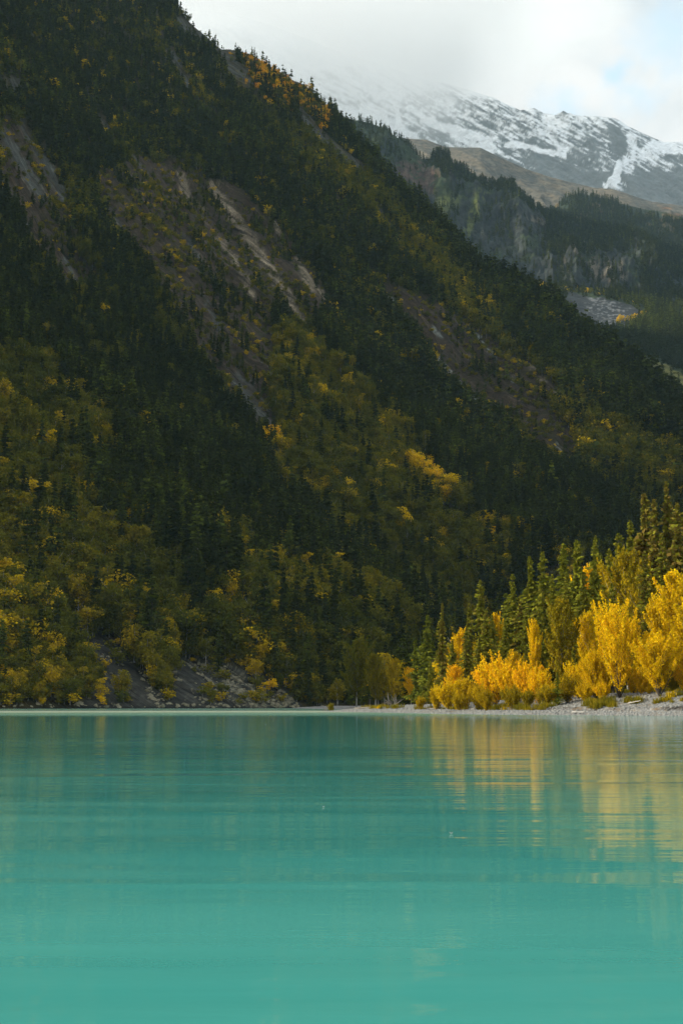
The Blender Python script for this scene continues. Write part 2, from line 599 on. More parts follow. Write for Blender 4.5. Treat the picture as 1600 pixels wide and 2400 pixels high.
# snow mountain, its top lost in cloud
SNOW_SIL = [(300, 20), (500, 30), (640, 60), (760, 105), (900, 150), (980, 182), (1044, 198), (1102, 212), (1159, 232), (1217, 258), (1251, 254), (1274, 267), (1320, 270), (1389, 274), (1440, 280), (1469, 296),
            (1527, 321), (1555, 333), (1584, 331), (1600, 334), (1750, 380), (2100, 520)]
TONGUE = [([(1000, 285), (1060, 305), (1120, 322), (1150, 345)], 11, 1.0), ([(860, 262), (905, 300), (960, 325)], 20, 0.8), ([(780, 255), (850, 285), (900, 320)], 18, 0.8), ([(960, 250), (1000, 285)], 10, 0.7), ([(925, 240), (935, 290)], 6, .8),
          ([(1060, 320), (1140, 350), (1185, 370)], 5, .8), ([(1190, 335), (1260, 350), (1320, 362)], 7, 0.9), ([(1452, 378), (1447, 405), (1440, 425)], 7, 1.3), ([(1440, 425), (1425, 440), (1462, 440)], 14, 1.3), ([(1405, 425), (1420, 438)], 4, 1.), ([(1500, 360), (1560, 345), (1600, 340)], 22, .5),
          ([(1200, 360), (1260, 380)], 4, .6), ([(1160, 350), (1200, 372), (1250, 398)], 4, .9), ([(1480, 320), (1470, 400)], 14, .5)]
BARE = [([(1435, 305), (1450, 335)], 12, 1.2), ([(1180, 380), (1290, 400), (1390, 430)], 26, 0.75), ([(1150, 350), (1200, 390), (1300, 420)], 14, 0.7), ([(1380, 330), (1440, 400), (1400, 425)], 10, 0.35), ([(1540, 430), (1600, 450)], 26, 0.7), ([(1470, 440), (1560, 465)], 16, .7), ([(1000, 230), (1080, 245)], 20, .25), ([(1010, 320), (960, 240)], 8, .4)]


def snow_noise(X, Y, A, t):
    u = A * 7600
    v = t * 2600
    q = (u * 0.80 + v * 0.60)
    s_ = (u * 0.60 - v * 0.80)
    return 330 * (ridged(u / 900 + v / 2600, v / 1700, 4, 41, 0.5) - 0.62) + 90 * (ridged(q / 150, s_ / 700, 4, 47) - 0.6) + 40 * (fbm(u / 60, v / 60, 4, 53) - 0.5)


def snow_col(px, py, X, Y, Z, n, t):
    wx, wy = warp(px, py, 7, 22, 61)
    # bedding dips to the right
    s_ = (px * 0.87 + py * 0.49)
    q = (-px * 0.49 + py * 0.87)
    a = fbm(s_ / 55, q / 5.0, 4, 63, 0.6)
    b = fbm(px / 7, py / 7, 3, 67)
    big = fbm(px / 70, py / 50, 3, 69)
    v = 0.30 * a + 0.30 * fbm(s_ / 22, q / 3.2, 3, 64, 0.75) + 0.20 * b + 0.20 * big + 0.10 * (n[..., 2] - 0.55)
    v = v + (335 - py) * 0.0009
    for pts, wd, st in TONGUE:
        v = v + 0.30 * st * (1 - sstep(seg_dist(wx, wy, pts), wd * 0.5, wd * 1.3))
    for pts, wd, st in BARE:
        v = v - 0.15 * st * (1 - sstep(seg_dist(wx, wy, pts), wd * 0.6, wd * 1.6))
    v = v - 0.22 * sstep(py, 390, 450)
    m = (0.10 + 0.90 * sstep(v, 0.48, 0.64))[..., None]
    rock = np.array([0.10, 0.11, 0.106]) * (0.5 + 1.0 * a[..., None])
    return rock * (1 - m) + np.array([0.80, 0.82, 0.84]) * m


ridge("snow_mountain", SNOW_SIL, (200, 2100), 5600, [(200, 7600), (1200, 7600), (2100, 7000)], [(200, 520), (2100, 560)], 900, 330, snow_noise, snow_col, M_snow, prof=1.05, crest_noise=0.16)

# grey brown moraine below the snow
MOR_SIL = [(600, 330), (900, 322), (947, 323), (998, 327), (1044, 344), (1125, 347), (1159, 362), (1245, 399), (1331, 425), (1389, 439), (1435, 442), (1469, 453), (1527, 473), (1600, 482), (1900, 540)]


def mor_noise(X, Y, A, t):
    u = A * 4800
    return 70 * (ridged(u / 260 + t * 1.5, t * 3, 3, 71) - 0.6) + 14 * (fbm(u / 30, t * 40, 4, 73) - 0.5)


def mor_col(px, py, X, Y, Z, n, t):
    a = fbm(px / 60 + py / 40, py / 9 - px / 30, 4, 75)
    b = sstep(a, 0.3, 0.7)[..., None]
    c = np.array([0.085, 0.080, 0.066]) * (1 - b) + np.array([0.125, 0.105, 0.075]) * b
    o = (sstep(px, 1480, 1560) * sstep(a, 0.4, 0.6))[..., None]
    return c * (1 - 0.7 * o) + 0.7 * o * np.array([0.20, 0.09, 0.03])


ridge("moraine_slope", MOR_SIL, (600, 1900), 4000, 4900, [(600, 640), (1900, 640)], 420, 140, mor_noise, mor_col, M_far, crest_noise=0.12)

# forested shoulder at the right
SHO_SIL = [(1240, 560), (1290, 490), (1308, 472), (1331, 458), (1360, 452), (1400, 463), (1446, 475), (1504, 489), (1561, 498), (1600, 509), (1900, 580)]


def sho_noise(X, Y, A, t):
    return 60 * (ridged(A * 4200 / 300 + t, t * 3, 3, 81) - 0.6) + 14 * (fbm(A * 4200 / 40, t * 20, 3, 83) - 0.5)


def sho_col(px, py, X, Y, Z, n, t):
    a = fbm(px / 20, py / 12, 4, 85)
    o = sstep(a, 0.55, 0.7)[..., None]
    return np.array([0.025, 0.035, 0.022]) * (1 - o) + o * np.array([0.09, 0.065, 0.03])


G_sho = ridge("forest_shoulder", SHO_SIL, (1240, 1900), 3500, 4100, [(1240, 820), (1900, 900)], 260, 160, sho_noise, sho_col, M_far, crest_noise=0.1)

# crag ridge with the cliff band
CRAG_SIL = [(560, 330), (700, 285), (809, 278), (866, 290), (918, 316), (947, 335), (975, 368), (993, 378), (1021, 363), (1044, 355), (1064, 386), (1102, 402), (1142, 428), (1176, 432), (1217, 455), (1251, 482), (1280, 500),
            (1331, 512), (1389, 524), (1480, 548), (1600, 590), (1900, 700)]


def crag_noise(X, Y, A, t):
    u = A * 3300
    c = 150 * (ridged(u / 210 + 0.3 * t, t * 1.2, 3, 101) - 0.62) + 34 * (ridged(u / 60 + 2.5 * fbm(u / 120, t * 5, 3, 105), t * 13.0, 4, 103) - 0.6) + 16 * (fbm(u / 10, t * 30, 3, 107) - 0.5)
    return c


def crag_col(px, py, X, Y, Z, n, t):
    v = 0.6 * fbm(px / 7, py / 24, 4, 111, 0.65) + 0.4 * ridged(px / 14 + py / 60, py / 22, 4, 112)
    b = fbm(px / 40, py / 40, 3, 113)
    rock = np.array([0.030, 0.035, 0.034]) * (0.1 + 1.6 * v[..., None])
    rust = (sstep(seg_dist(px, py, [(985, 360), (1045, 360), (1010, 420), (960, 400)]), 50, 15) * 0.8)[..., None]
    rock = rock * (1 - rust) + rust * np.array([0.105, 0.066, 0.05]) * (0.4 + 1.2 * v[..., None])
    tan = 0 * px
    for pts, wd in (([(1310, 590), (1325, 640)], 9), ([(1420, 610), (1432, 655)], 9), ([(1455, 620), (1462, 650)], 9), ([(1360, 600), (1370, 615)], 8), ([(1390, 480), (1290, 520)], 8), ([(1240, 510), (1275, 522)], 7), ([(1350, 560), (1400, 640)], 20)):
        tan = np.maximum(tan, 1 - sstep(seg_dist(px, py, pts), wd * 0.4, wd * 1.4))
    tn = (tan * sstep(v, 0.42, 0.6))[..., None]
    rock = rock * (1 - tn) + tn * np.array([0.13, 0.11, 0.085])
    veg = sstep(b * 0.5 + n[..., 2] * 0.5 + 0.2 * sstep(py, 500, 400), 0.52, 0.68)[..., None]
    green = np.array([0.028, 0.040, 0.018])
    lime = (1 - sstep(np.minimum(seg_dist(px, py, [(1150, 410), (1120, 470), (1100, 540)]), seg_dist(px, py, [(1035, 480), (1060, 470)]) * 0.8), 8, 22))[..., None] * sstep(v, 0.4, 0.6)[..., None]
    veg = np.maximum(veg, lime)
    green = green * (1 - lime) + lime * np.array([0.085, 0.098, 0.030])
    return rock * (1 - veg) + green * veg


G_crag = ridge("crag_ridge", CRAG_SIL, (560, 1900), 2900, [(560, 3300), (1300, 3450), (1900, 3600)], [(560, 760), (1200, 700), (1900, 820)], 720, 300, crag_noise, crag_col, M_far, prof=0.8, crest_noise=0.12)

# high valley floor: gravel fan, meadow and woods
VAL_SIL = [(800, 660), (1000, 640), (1120, 640), (1220, 655), (1300, 668), (1400, 680), (1500, 700), (1600, 720), (1900, 780)]
FAN = [(1285, 668), (1350, 688), (1440, 705), (1510, 728), (1490, 760), (1440, 775), (1380, 780), (1320, 730)]
MEADOW = [(1425, 795), (1460, 805), (1520, 838), (1600, 880), (1720, 940), (1720, 1020), (1600, 960), (1480, 850)]


def val_noise(X, Y, A, t):
    return 16 * (fbm(X / 90, Y / 130, 3, 121) - 0.5)


def val_col(px, py, X, Y, Z, n, t):
    wx, wy = warp(px, py, 8, 26, 123)
    f = (in_poly(wx, wy, FAN) * 1.0)[..., None]
    m = (in_poly(wx, wy, MEADOW) * 1.0)[..., None]
    a = fbm(px / 5, py / 2.5, 3, 125)[..., None]
    c = np.array([0.032, 0.045, 0.018]) * (0.5 + a)
    spk = sstep(a[..., 0], 0.56, 0.66)[..., None] * sstep(seg_dist(px, py, [(1400, 715), (1450, 740), (1420, 770)]), 40, 14)[..., None]
    c = c * (1 - f) + f * (np.array([0.036, 0.040, 0.042]) * (0.6 + 0.8 * a) + 0.10 * spk)
    return c * (1 - m) + m * np.array([0.105, 0.10, 0.028]) * (0.6 + 0.8 * a)


G_val = ridge("valley_floor", VAL_SIL, (900, 1900), 1900, 2950, [(900, 1050), (1500, 1010), (1900, 1080)], 360, 260, val_noise, val_col, M_far, crest_noise=0.5, back=0.2)

# ------------------------------------------------------------------ ground, lake, gravel spit
g = mesh_from("ground", [(-12000, -4000, -4), (12000, -4000, -4), (12000, 13500, -4), (-12000, 13500, -4)], [(0, 1, 2, 3)], [mat_plain("valley soil", (0.03, 0.035, 0.02), (0.06, 0.06, 0.03), 0.05)])
add_obj("ground", g, kind='structure')

m, t = mat_new("glacial lake water")
o = t.new('ShaderNodeOutputMaterial')
tc = t.new('ShaderNodeTexCoord')
sep = t.new('ShaderNodeSeparateXYZ')
t.link(tc.outputs['Object'], sep.inputs[0])
mp1 = t.new('ShaderNodeMapping')
mp1.inputs['Scale'].default_value = (0.22, 1.0, 1.0)
t.link(tc.outputs['Object'], mp1.inputs[0])
wv1 = t.noise(mp1.outputs[0], 1.9, 3, 0.5, 0.3)
wv2 = t.noise(mp1.outputs[0], 0.42, 2, 0.5, 0.5)
wv3 = t.noise(tc.outputs['Object'], 0.035, 3, 0.5, 0.5)
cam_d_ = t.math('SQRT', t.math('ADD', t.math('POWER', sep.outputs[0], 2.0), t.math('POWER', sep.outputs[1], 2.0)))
# wind-ruffled belt towards the far shore; its sky reflection is painted as pale colour
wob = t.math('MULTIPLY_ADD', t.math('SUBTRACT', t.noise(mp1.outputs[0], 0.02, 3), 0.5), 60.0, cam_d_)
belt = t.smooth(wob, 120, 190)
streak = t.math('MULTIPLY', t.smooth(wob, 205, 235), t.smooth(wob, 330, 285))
rip = t.smooth(wv3, 0.40, 0.60, 0.5, 2.0)
h = t.math('ADD', t.math('MULTIPLY', wv1, t.math('MULTIPLY', rip, 0.0052)), t.math('MULTIPLY', wv2, 0.030))
fine = t.noise(tc.outputs['Object'], 9.0, 3, 0.6)
h = t.math('ADD', h, t.math('MULTIPLY', fine, t.math('MULTIPLY_ADD', belt, 0.010, 0.0006)))
b = t.new('ShaderNodeBump')
b.inputs['Strength'].default_value = 1.0
b.inputs['Distance'].default_value = 1.0
t.link(h, b.inputs['Height'])
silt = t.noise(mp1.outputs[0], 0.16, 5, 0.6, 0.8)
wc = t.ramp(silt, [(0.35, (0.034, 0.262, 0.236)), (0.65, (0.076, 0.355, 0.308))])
wc = t.mix(t.math('MULTIPLY', streak, 0.95), wc, (0.62, 0.66, 0.52))  # pale colour stands for ripples reflecting the sky
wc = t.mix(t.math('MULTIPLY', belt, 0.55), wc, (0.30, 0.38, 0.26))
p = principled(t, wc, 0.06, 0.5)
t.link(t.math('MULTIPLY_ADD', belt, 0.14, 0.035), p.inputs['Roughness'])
p.inputs['IOR'].default_value = 1.42
t.link(t.math('MULTIPLY', t.math('MULTIPLY_ADD', streak, -0.42, 0.5), t.math('MULTIPLY_ADD', belt, -0.35, 1.0)), p.inputs['Specular IOR Level'])  # mirror reflection lowered so the painted pale colour shows
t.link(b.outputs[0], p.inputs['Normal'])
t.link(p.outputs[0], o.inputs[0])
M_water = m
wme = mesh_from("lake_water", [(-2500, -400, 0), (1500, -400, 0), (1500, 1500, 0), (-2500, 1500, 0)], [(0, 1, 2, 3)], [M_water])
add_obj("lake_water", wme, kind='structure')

# land edge of the spit: polyline of the waterline in plan
EDGE = [(220, 60), (90, 118), (35, 146), (28, 155.5), (20, 166), (11.6, 192.6), (3.4, 229), (-2.6, 256), (-3.1, 263), (2, 276), (6, 310), (2, 360), (-6, 430), (-16, 520), (-30, 620), (-60, 760)]


def land_dist(x, y):
    """signed distance inland from the waterline"""
    d = seg_dist(x, y, EDGE)
    poly = EDGE + [(700, 900), (700, 60)]
    return np.where(in_poly(x, y, poly), d, -d)


def land_z(x, y):
    d = land_dist(x, y)
    d = d + 1.6 * (fbm(x / 9, y / 9, 3, 201) - 0.5)
    right = sstep(x, -2, 32) * sstep(y, 330, 200)
    z = 0.10 * d
    z = np.where(d > 0, 0.42 * sstep(d, -0.5, 5) + 0.30 * sstep(d, 6.5, 7.3) * (0.4 + right) + (0.35 + 0.75 * right + 0.75 * sstep(x, 22, 42) * right) * sstep(d, 6, 17) + 0.5 * sstep(d, 24, 80), z)
    z = np.maximum(z, -2.5)
    z = z + (0.10 * (fbm(x / 2.2, y / 2.2, 3, 203) - 0.5) + 0.16 * (fbm(x / 7, y / 7, 2, 205) - 0.5)) * sstep(d, 0.1, 3)
    return z


m, t = mat_new("shore gravel")
o = t.new('ShaderNodeOutputMaterial')
tc = t.new('ShaderNodeTexCoord')
vo = t.new('ShaderNodeTexVoronoi')
vo.inputs['Scale'].default_value = 4.5
t.link(tc.outputs['Object'], vo.inputs['Vector'])
sepc = t.new('ShaderNodeSeparateColor')
t.link(vo.outputs['Color'], sepc.inputs[0])
n = t.noise(tc.outputs['Object'], 0.5, 5, 0.6)
pc = t.ramp(sepc.outputs[0], [(0.0, (0.10, 0.10, 0.10)), (0.5, (0.19, 0.19, 0.185)), (0.85, (0.28, 0.28, 0.27)), (1.0, (0.22, 0.18, 0.13))])
pc = t.mix(t.smooth(n, 0.52, 0.70), pc, (0.17, 0.12, 0.07))
at = t.new('ShaderNodeAttribute', attribute_name="rockcol")
sp2 = t.new('ShaderNodeSeparateColor')
t.link(at.outputs['Color'], sp2.inputs[0])
pc = t.mix(sp2.outputs[0], pc, (0.055, 0.05, 0.022))
pc = t.mix(sp2.outputs[1], pc, (0.05, 0.042, 0.036))  # ledge shadow mixed in as a dark colour
p = principled(t, pc, 0.85, 0.25)
b = t.new('ShaderNodeBump')
b.inputs['Distance'].default_value = 0.09
t.link(t.math('SUBTRACT', 1.0, vo.outputs['Distance']), b.inputs['Height'])
t.link(b.outputs[0], p.inputs['Normal'])
t.link(p.outputs[0], o.inputs[0])
M_gravel = m


def build_spit():
    az = np.radians(np.linspace(-5, 32, 620))
    r = np.concatenate([np.linspace(120, 290, 520), np.linspace(292, 980, 150)])
    A, Rr = np.meshgrid(az, r, indexing='ij')
    X = np.sin(A) * Rr
    Y = np.cos(A) * Rr
    Z = land_z(X, Y)
    d = land_dist(X, Y)
    d2 = d + 2.5 * (fbm(X / 6, Y / 6, 3, 207) - 0.5)
    soil = sstep(d2, 17, 24)
    cut = sstep(d2, 5.9, 6.6) * (1 - sstep(d2, 7.0, 7.8)) * sstep(fbm(X / 8, Y / 8, 2, 209), 0.40, 0.52)  # dark lines paint the shadow below the gravel ledges
    cut = np.maximum(cut, 0.6 * sstep(d2, 12.0, 12.4) * (1 - sstep(d2, 12.8, 13.4)) * sstep(fbm(X / 7, Y / 7, 2, 219), 0.45, 0.55))
    col = np.stack([soil, cut, 0 * soil], -1)
    grid_mesh("gravel_spit", X, Y, Z, col, M_gravel)


build_spit()


# ------------------------------------------------------------------ tree forms (height 1, scaled later)
def attach_leaf_attr(me, nface_leaf, k, rr):
    lv = me.attributes.new("leafvar", 'FLOAT', 'FACE')
    lw = me.attributes.new("leafval", 'FLOAT', 'FACE')
    nf = len(me.polygons)
    a = rr[0]
    b_ = rr[1]
    lv.data.foreach_set("value", np.asarray(a, np.float32)[:nf])
    lw.data.foreach_set("value", np.asarray(b_, np.float32)[:nf])


def quads(c, u, v):
    """quads centred at c with half axes u, v"""
    V = np.stack([c - u - v, c + u - v, c + u + v, c - u + v], 1).reshape(-1, 3)
    Fq = np.arange(len(c) * 4).reshape(-1, 4)
    return V, Fq


def unit(a):
    return a / (np.linalg.norm(a, axis=-1, keepdims=True) + 1e-9)


def tube(path, rad, n=6):
    """tube through path points, as quads"""
    path = np.asarray(path, float)
    V = []
    for i, p_ in enumerate(path):
        a = path[min(i + 1, len(path) - 1)] - path[max(i - 1, 0)]
        a = a / (np.linalg.norm(a) + 1e-9)
        ref = np.array([1, 0, 0]) if abs(a[0]) < 0.8 else np.array([0, 1, 0])
        e1 = np.cross(a, ref)
        e1 /= np.linalg.norm(e1)
        e2 = np.cross(a, e1)
        for k in range(n):
            th = 2 * math.pi * k / n
            V.append(p_ + rad[i] * (math.cos(th) * e1 + math.sin(th) * e2))
    Fq = []
    for i in range(len(path) - 1):
        for k in range(n):
            Fq.append((i * n + k, i * n + (k + 1) % n, (i + 1) * n + (k + 1) % n, (i + 1) * n + k))
    return np.array(V), np.array(Fq)


def merge(parts):
    V = []
    Fq = []
    o_ = 0
    for v, f in parts:
        V.append(v)
        Fq.append(f + o_)
        o_ += len(v)
    return np.concatenate(V), np.concatenate(Fq)


def conifer_geo(rg, nb=220, nsub=8, rad=0.16, base=0.06, size=0.020, droop=0.25, gap=0.0, wob=1.0):
    """returns crown (V,F,clump id values) and trunk (V,F)"""
    h = base + (1 - base) * (np.sort(rg.random(nb)) ** 1.12)
    h = np.clip(h, base, 0.995)
    # whorls
    nw = max(8, int(nb / 6))
    h = h * 0.45 + 0.55 * (np.round(h * nw) / nw)
    th = rg.random(nb) * 2 * math.pi
    prof = (1 - h) ** 0.78 * (0.75 + 0.5 * rg.random(nb))
    lob = 1 + 0.22 * wob * np.sin(h * 23 + rg.random() * 6) + 0.2 * wob * np.sin(th + h * 9 + rg.random() * 6)
    L = rad * prof * lob * (0.65 + 0.35 * sstep(h, base, base + 0.12)) + 0.006
    if gap > 0:
        L = L * np.where(rg.random(nb) < gap, 0.45, 1.0)
    f = (np.arange(nsub) + 0.6) / nsub
    C, U, Vv, vals, lvs = [], [], [], [], []
    for k in range(nsub):
        fk = f[k] + rg.normal(0, 0.04, nb)
        rr = L * fk
        dz = -droop * L * fk ** 1.3 + 0.10 * L * fk ** 3 + 0.05 * L
        up_ = 0.35 * L * (h > 0.85)
        c = np.stack([np.cos(th) * rr, np.sin(th) * rr, h + dz + up_ * fk], -1)
        out_ = np.stack([np.cos(th), np.sin(th), -droop * 0.8 * np.ones(nb)], -1)
        side = np.stack([-np.sin(th), np.cos(th), rg.normal(0, 0.25, nb)], -1)
        hang = unit(np.stack([rg.normal(0, .5, nb), rg.normal(0, .5, nb), -np.ones(nb)], -1))
        wdt = (size * (0.7 + 0.6 * rg.random(nb)) * (1.15 - 0.55 * fk) * (0.55 + 0.45 * sstep(1 - h, 0.0, 0.25)))[:, None]
        c = c + side * rg.normal(0, 0.35, nb)[:, None] * wdt
        C.append(c)
        U.append(unit(out_ + 0.5 * side * rg.normal(0, 1, nb)[:, None]) * wdt * 0.9)
        Vv.append(unit(side * rg.normal(0, 0.7, nb)[:, None] + 0.9 * hang) * wdt * 0.5)
        vals.append(0.18 + 0.6 * fk * np.clip(rg.normal(1, .2, nb), .4, 1.6))
        lvs.append(rg.random(nb))
    c = np.concatenate(C)
    V, Fq = quads(c, np.concatenate(U), np.concatenate(Vv))
    vals = np.clip(0.35 + 0.5 * rg.random(len(c)), 0, 1)
    T = tube([(0, 0, 0), (0, 0, 0.5), (0, 0, 1.0)], [0.012, 0.008, 0.0015], 6)
    return (V, Fq, np.concatenate(lvs), vals), T


def leafy_geo(rg, n=6000, ncl=45, rx=0.30, base=0.15, size=0.010, shape='oval', limbs=9, cl=0.075, squash=1.0):
    """broadleaf crown built of leaf clusters on real limbs; returns crown, trunk"""
    parts = []
    tips = []
    lean = rg.normal(0, 0.02, 2)
    if shape == 'vase':
        stems = limbs
        for i in range(stems):
            a = 2 * math.pi * i / stems + rg.normal(0, 0.3)
            sp = rx * (0.25 + 0.8 * rg.random())
            top = 0.55 + 0.42 * rg.random() - 0.25 * (sp / rx - 0.5)
            P = [np.array([math.cos(a) * 0.015, math.sin(a) * 0.015, 0.0])]
            for s_ in (0.25, 0.5, 0.75, 1.0):
                P.append(np.array([math.cos(a) * sp * s_ ** 1.3, math.sin(a) * sp * s_ ** 1.3, top * s_]) + rg.normal(0, 0.008, 3))
            parts.append(tube(P, [0.008, 0.006, 0.0045, 0.003, 0.001], 4))
            tips += [P[2], P[3], P[4], P[4]]
    else:
        P = [np.array([0, 0, 0.])]
        for s_ in (0.25, 0.5, 0.75, 0.95):
            P.append(np.array([lean[0] * s_ + rg.normal(0, 0.006), lean[1] * s_ + rg.normal(0, 0.006), s_]))
        parts.append(tube(P, [0.014, 0.011, 0.008, 0.005, 0.0015], 5))
        for i in range(limbs):
            h0 = base + (0.85 - base) * rg.random()
            a = rg.random() * 6.283
            ln = rx * (0.55 + 0.6 * rg.random()) * math.sqrt(max(0.1, 1 - ((h0 - 0.45) / 0.6) ** 2))
            s0 = np.array([lean[0] * h0, lean[1] * h0, h0])
            e = s0 + np.array([math.cos(a) * ln, math.sin(a) * ln, ln * (0.7 + 0.5 * rg.random())])
            mid = (s0 + e) / 2 + np.array([0, 0, -0.012])
            parts.append(tube([s0, mid, e], [0.005, 0.0035, 0.001], 4))
            tips += [e, mid]
    T = merge(parts)
    # clusters
    cc = []
    for i in range(ncl):
        for _ in range(40):
            u = rg.normal(0, 1, 3)
            u /= np.linalg.norm(u)
            rr = rg.random() ** 0.45
            zc = (base + 1) / 2
            c = np.array([u[0] * rx * rr, u[1] * rx * rr, zc + u[2] * (1 - base) / 2 * rr * 0.93])
            k = (c[2] - base) / (1 - base)
            if shape == 'oval':
                lim = rx * (0.35 + 0.9 * math.sin(math.pi * min(1, max(0, k)) ** 0.85))
            elif shape == 'cone':
                lim = rx * (1.12 - k) * 1.05
            elif shape == 'vase':
                lim = rx * (0.30 + 1.1 * math.sin(math.pi * min(1, max(0, k)) ** 1.0) ** 0.8)
            else:
                lim = rx * (0.9 - 0.3 * k)
            if math.hypot(c[0], c[1]) <= lim:
                break
        c[:2] += lean * c[2]
        cc.append(c)
    cc = np.array(cc + tips[: max(6, ncl // 3)])
    cs = cl * (0.55 + 0.9 * rg.random(len(cc)))
    wts = cs ** 2
    wts /= wts.sum()
    k = rg.choice(len(cc), n, p=wts)
    off = rg.normal(0, 1, (n, 3))
    off = unit(off) * (rg.random(n) ** 0.5)[:, None]
    off[:, 2] *= 0.75 * squash
    c = cc[k] + off * cs[k][:, None] * 1.25
    c[:, 2] = np.clip(c[:, 2], 0.03, 1.02)
    nrm = unit(rg.normal(0, 1, (n, 3)) + np.array([0, 0, 0.6]) + 1.0 * off)
    ref = unit(rg.normal(0, 1, (n, 3)))
    u = unit(np.cross(nrm, ref))
    v = np.cross(nrm, u)
    sz = (size * (0.6 + 0.8 * rg.random(n)))[:, None]
    V, Fq = quads(c, u * sz, v * sz * 0.8)
    cv = rg.random(len(cc))
    lv = 0.6 * cv[k] + 0.4 * rg.random(n)
    vals = np.clip(0.25 + 0.6 * rg.random(n), 0, 1)
    return (V, Fq, lv, vals), T


def feather_geo(rg, n=9000, nbr=90, rx=0.2, base=0.12, size=0.008, stems=1, shape='oval', thick=0.016, rise=1.1):
    """loose crown: leaves strung along fine ascending branches of one or several stems"""
    parts = []
    br = []
    for s_ in range(stems):
        a = 6.283 * s_ / stems + rg.normal(0, 0.3)
        sp = 0.0 if stems == 1 else rx * (0.15 + 0.75 * rg.random())
        top = 1.0 if stems == 1 else (0.98 - 0.42 * (sp / rx) ** 1.6) * (0.85 + 0.15 * rg.random())
        ln_ = rg.normal(0, 0.025, 2)
        P = []
        for u in (0, 0.2, 0.4, 0.6, 0.8, 1.0):
            P.append(np.array([math.cos(a) * sp * u ** 0.9 + ln_[0] * u + rg.normal(0, 0.004) * (u > 0), math.sin(a) * sp * u ** 0.9 + ln_[1] * u + rg.normal(0, 0.004) * (u > 0), top * u]))
        P = np.array(P)
        r0_ = 0.012 if stems == 1 else 0.0075
        parts.append(tube(P, np.array([1, .85, .65, .45, .25, .08]) * r0_, 5))
        m_ = max(5, nbr // stems)
        for j in range(m_):
            u = base + (0.97 - base) * rg.random() ** 0.9
            i = min(4, int(u * 5))
            o0 = P[i] + (P[i + 1] - P[i]) * (u * 5 - i)
            kk = (u - base) / (1 - base)
            if shape == 'cone':
                w_ = (1.08 - kk)
            elif shape == 'fan':
                w_ = 0.45 + 0.5 * math.sin(math.pi * min(1, kk + 0.1))
            else:
                w_ = 0.30 + 0.85 * math.sin(math.pi * min(1.0, kk * 0.85 + 0.12)) - 0.25 * kk
            L = (rx if stems == 1 else rx * 0.55) * w_ * (0.5 + 0.75 * rg.random())
            th = rg.random() * 6.283
            rz = rise * (0.6 + 0.8 * rg.random())
            e = o0 + np.array([math.cos(th) * L, math.sin(th) * L, L * rz])
            mid = (o0 + e) / 2 + np.array([math.cos(th) * L, math.sin(th) * L, -L * 0.4]) * 0.14
            br.append((o0, mid, e, L))
            if j % 2 == 0:
                parts.append(tube([o0, mid, e], [0.0028, 0.0018, 0.0006], 3))
        br.append((P[3], P[4], P[5] + np.array([0, 0, 0.015]), rx * 0.5))
    T = merge(parts)
    Ls = np.array([b[3] for b in br])
    k = rg.choice(len(br), n, p=Ls / Ls.sum())
    A0 = np.array([b[0] for b in br])[k]
    A1 = np.array([b[1] for b in br])[k]
    A2 = np.array([b[2] for b in br])[k]
    u = (rg.random(n) ** 0.75 * 1.05)[:, None]
    c = A0 * (1 - u) ** 2 + 2 * A1 * u * (1 - u) + A2 * u ** 2
    spread = thick * (0.5 + 1.1 * (1 - np.abs(2 * u - 1)))
    c = c + rg.normal(0, 1, (n, 3)) * spread
    c[:, 2] = np.maximum(c[:, 2], 0.01)
    nrm = unit(rg.normal(0, 1, (n, 3)) + np.array([0, 0, 0.3]))
    uu = unit(np.cross(nrm, unit(rg.normal(0, 1, (n, 3)))))
    vv = np.cross(nrm, uu)
    sz = (size * (0.5 + 1.0 * rg.random(n)))[:, None]
    V, Fq = quads(c, uu * sz, vv * sz * 0.75)
    cv = rg.random(len(br))
    return (V, Fq, 0.5 * cv[k] + 0.5 * rg.random(n), np.clip(0.2 + 0.7 * rg.random(n), 0, 1)), T


def crown_mesh(name, crown, mat):
    V, Fq, lv, va = crown
    me = mesh_from(name, V, Fq, [mat])
    attach_leaf_attr(me, 0, 0, (lv, va))
    return me


def whole_mesh(name, crown, trunk, mcrown, mtrunk):
    V, Fq, lv, va = crown
    tv, tf = trunk
    VV, FF = merge([(V, Fq), (tv, tf)])
    mi = np.concatenate([np.zeros(len(Fq)), np.ones(len(tf))])
    me = mesh_from(name, VV, FF, [mcrown, mtrunk], mi)
    attach_leaf_attr(me, 0, 0, (np.concatenate([lv, np.full(len(tf), .5)]), np.concatenate([va, np.full(len(tf), .5)])))
    return me


def variants(fn, cnt, seed, **kw):
    outl = []
    for i in range(cnt):
        rg = np.random.default_rng(seed + i)
        k2 = {k: (v(rg) if callable(v) else v) for k, v in kw.items()}
        outl.append(fn(rg, **k2))
    return outl


def uni(a, b_):
    return lambda rg: a + (b_ - a) * rg.random()


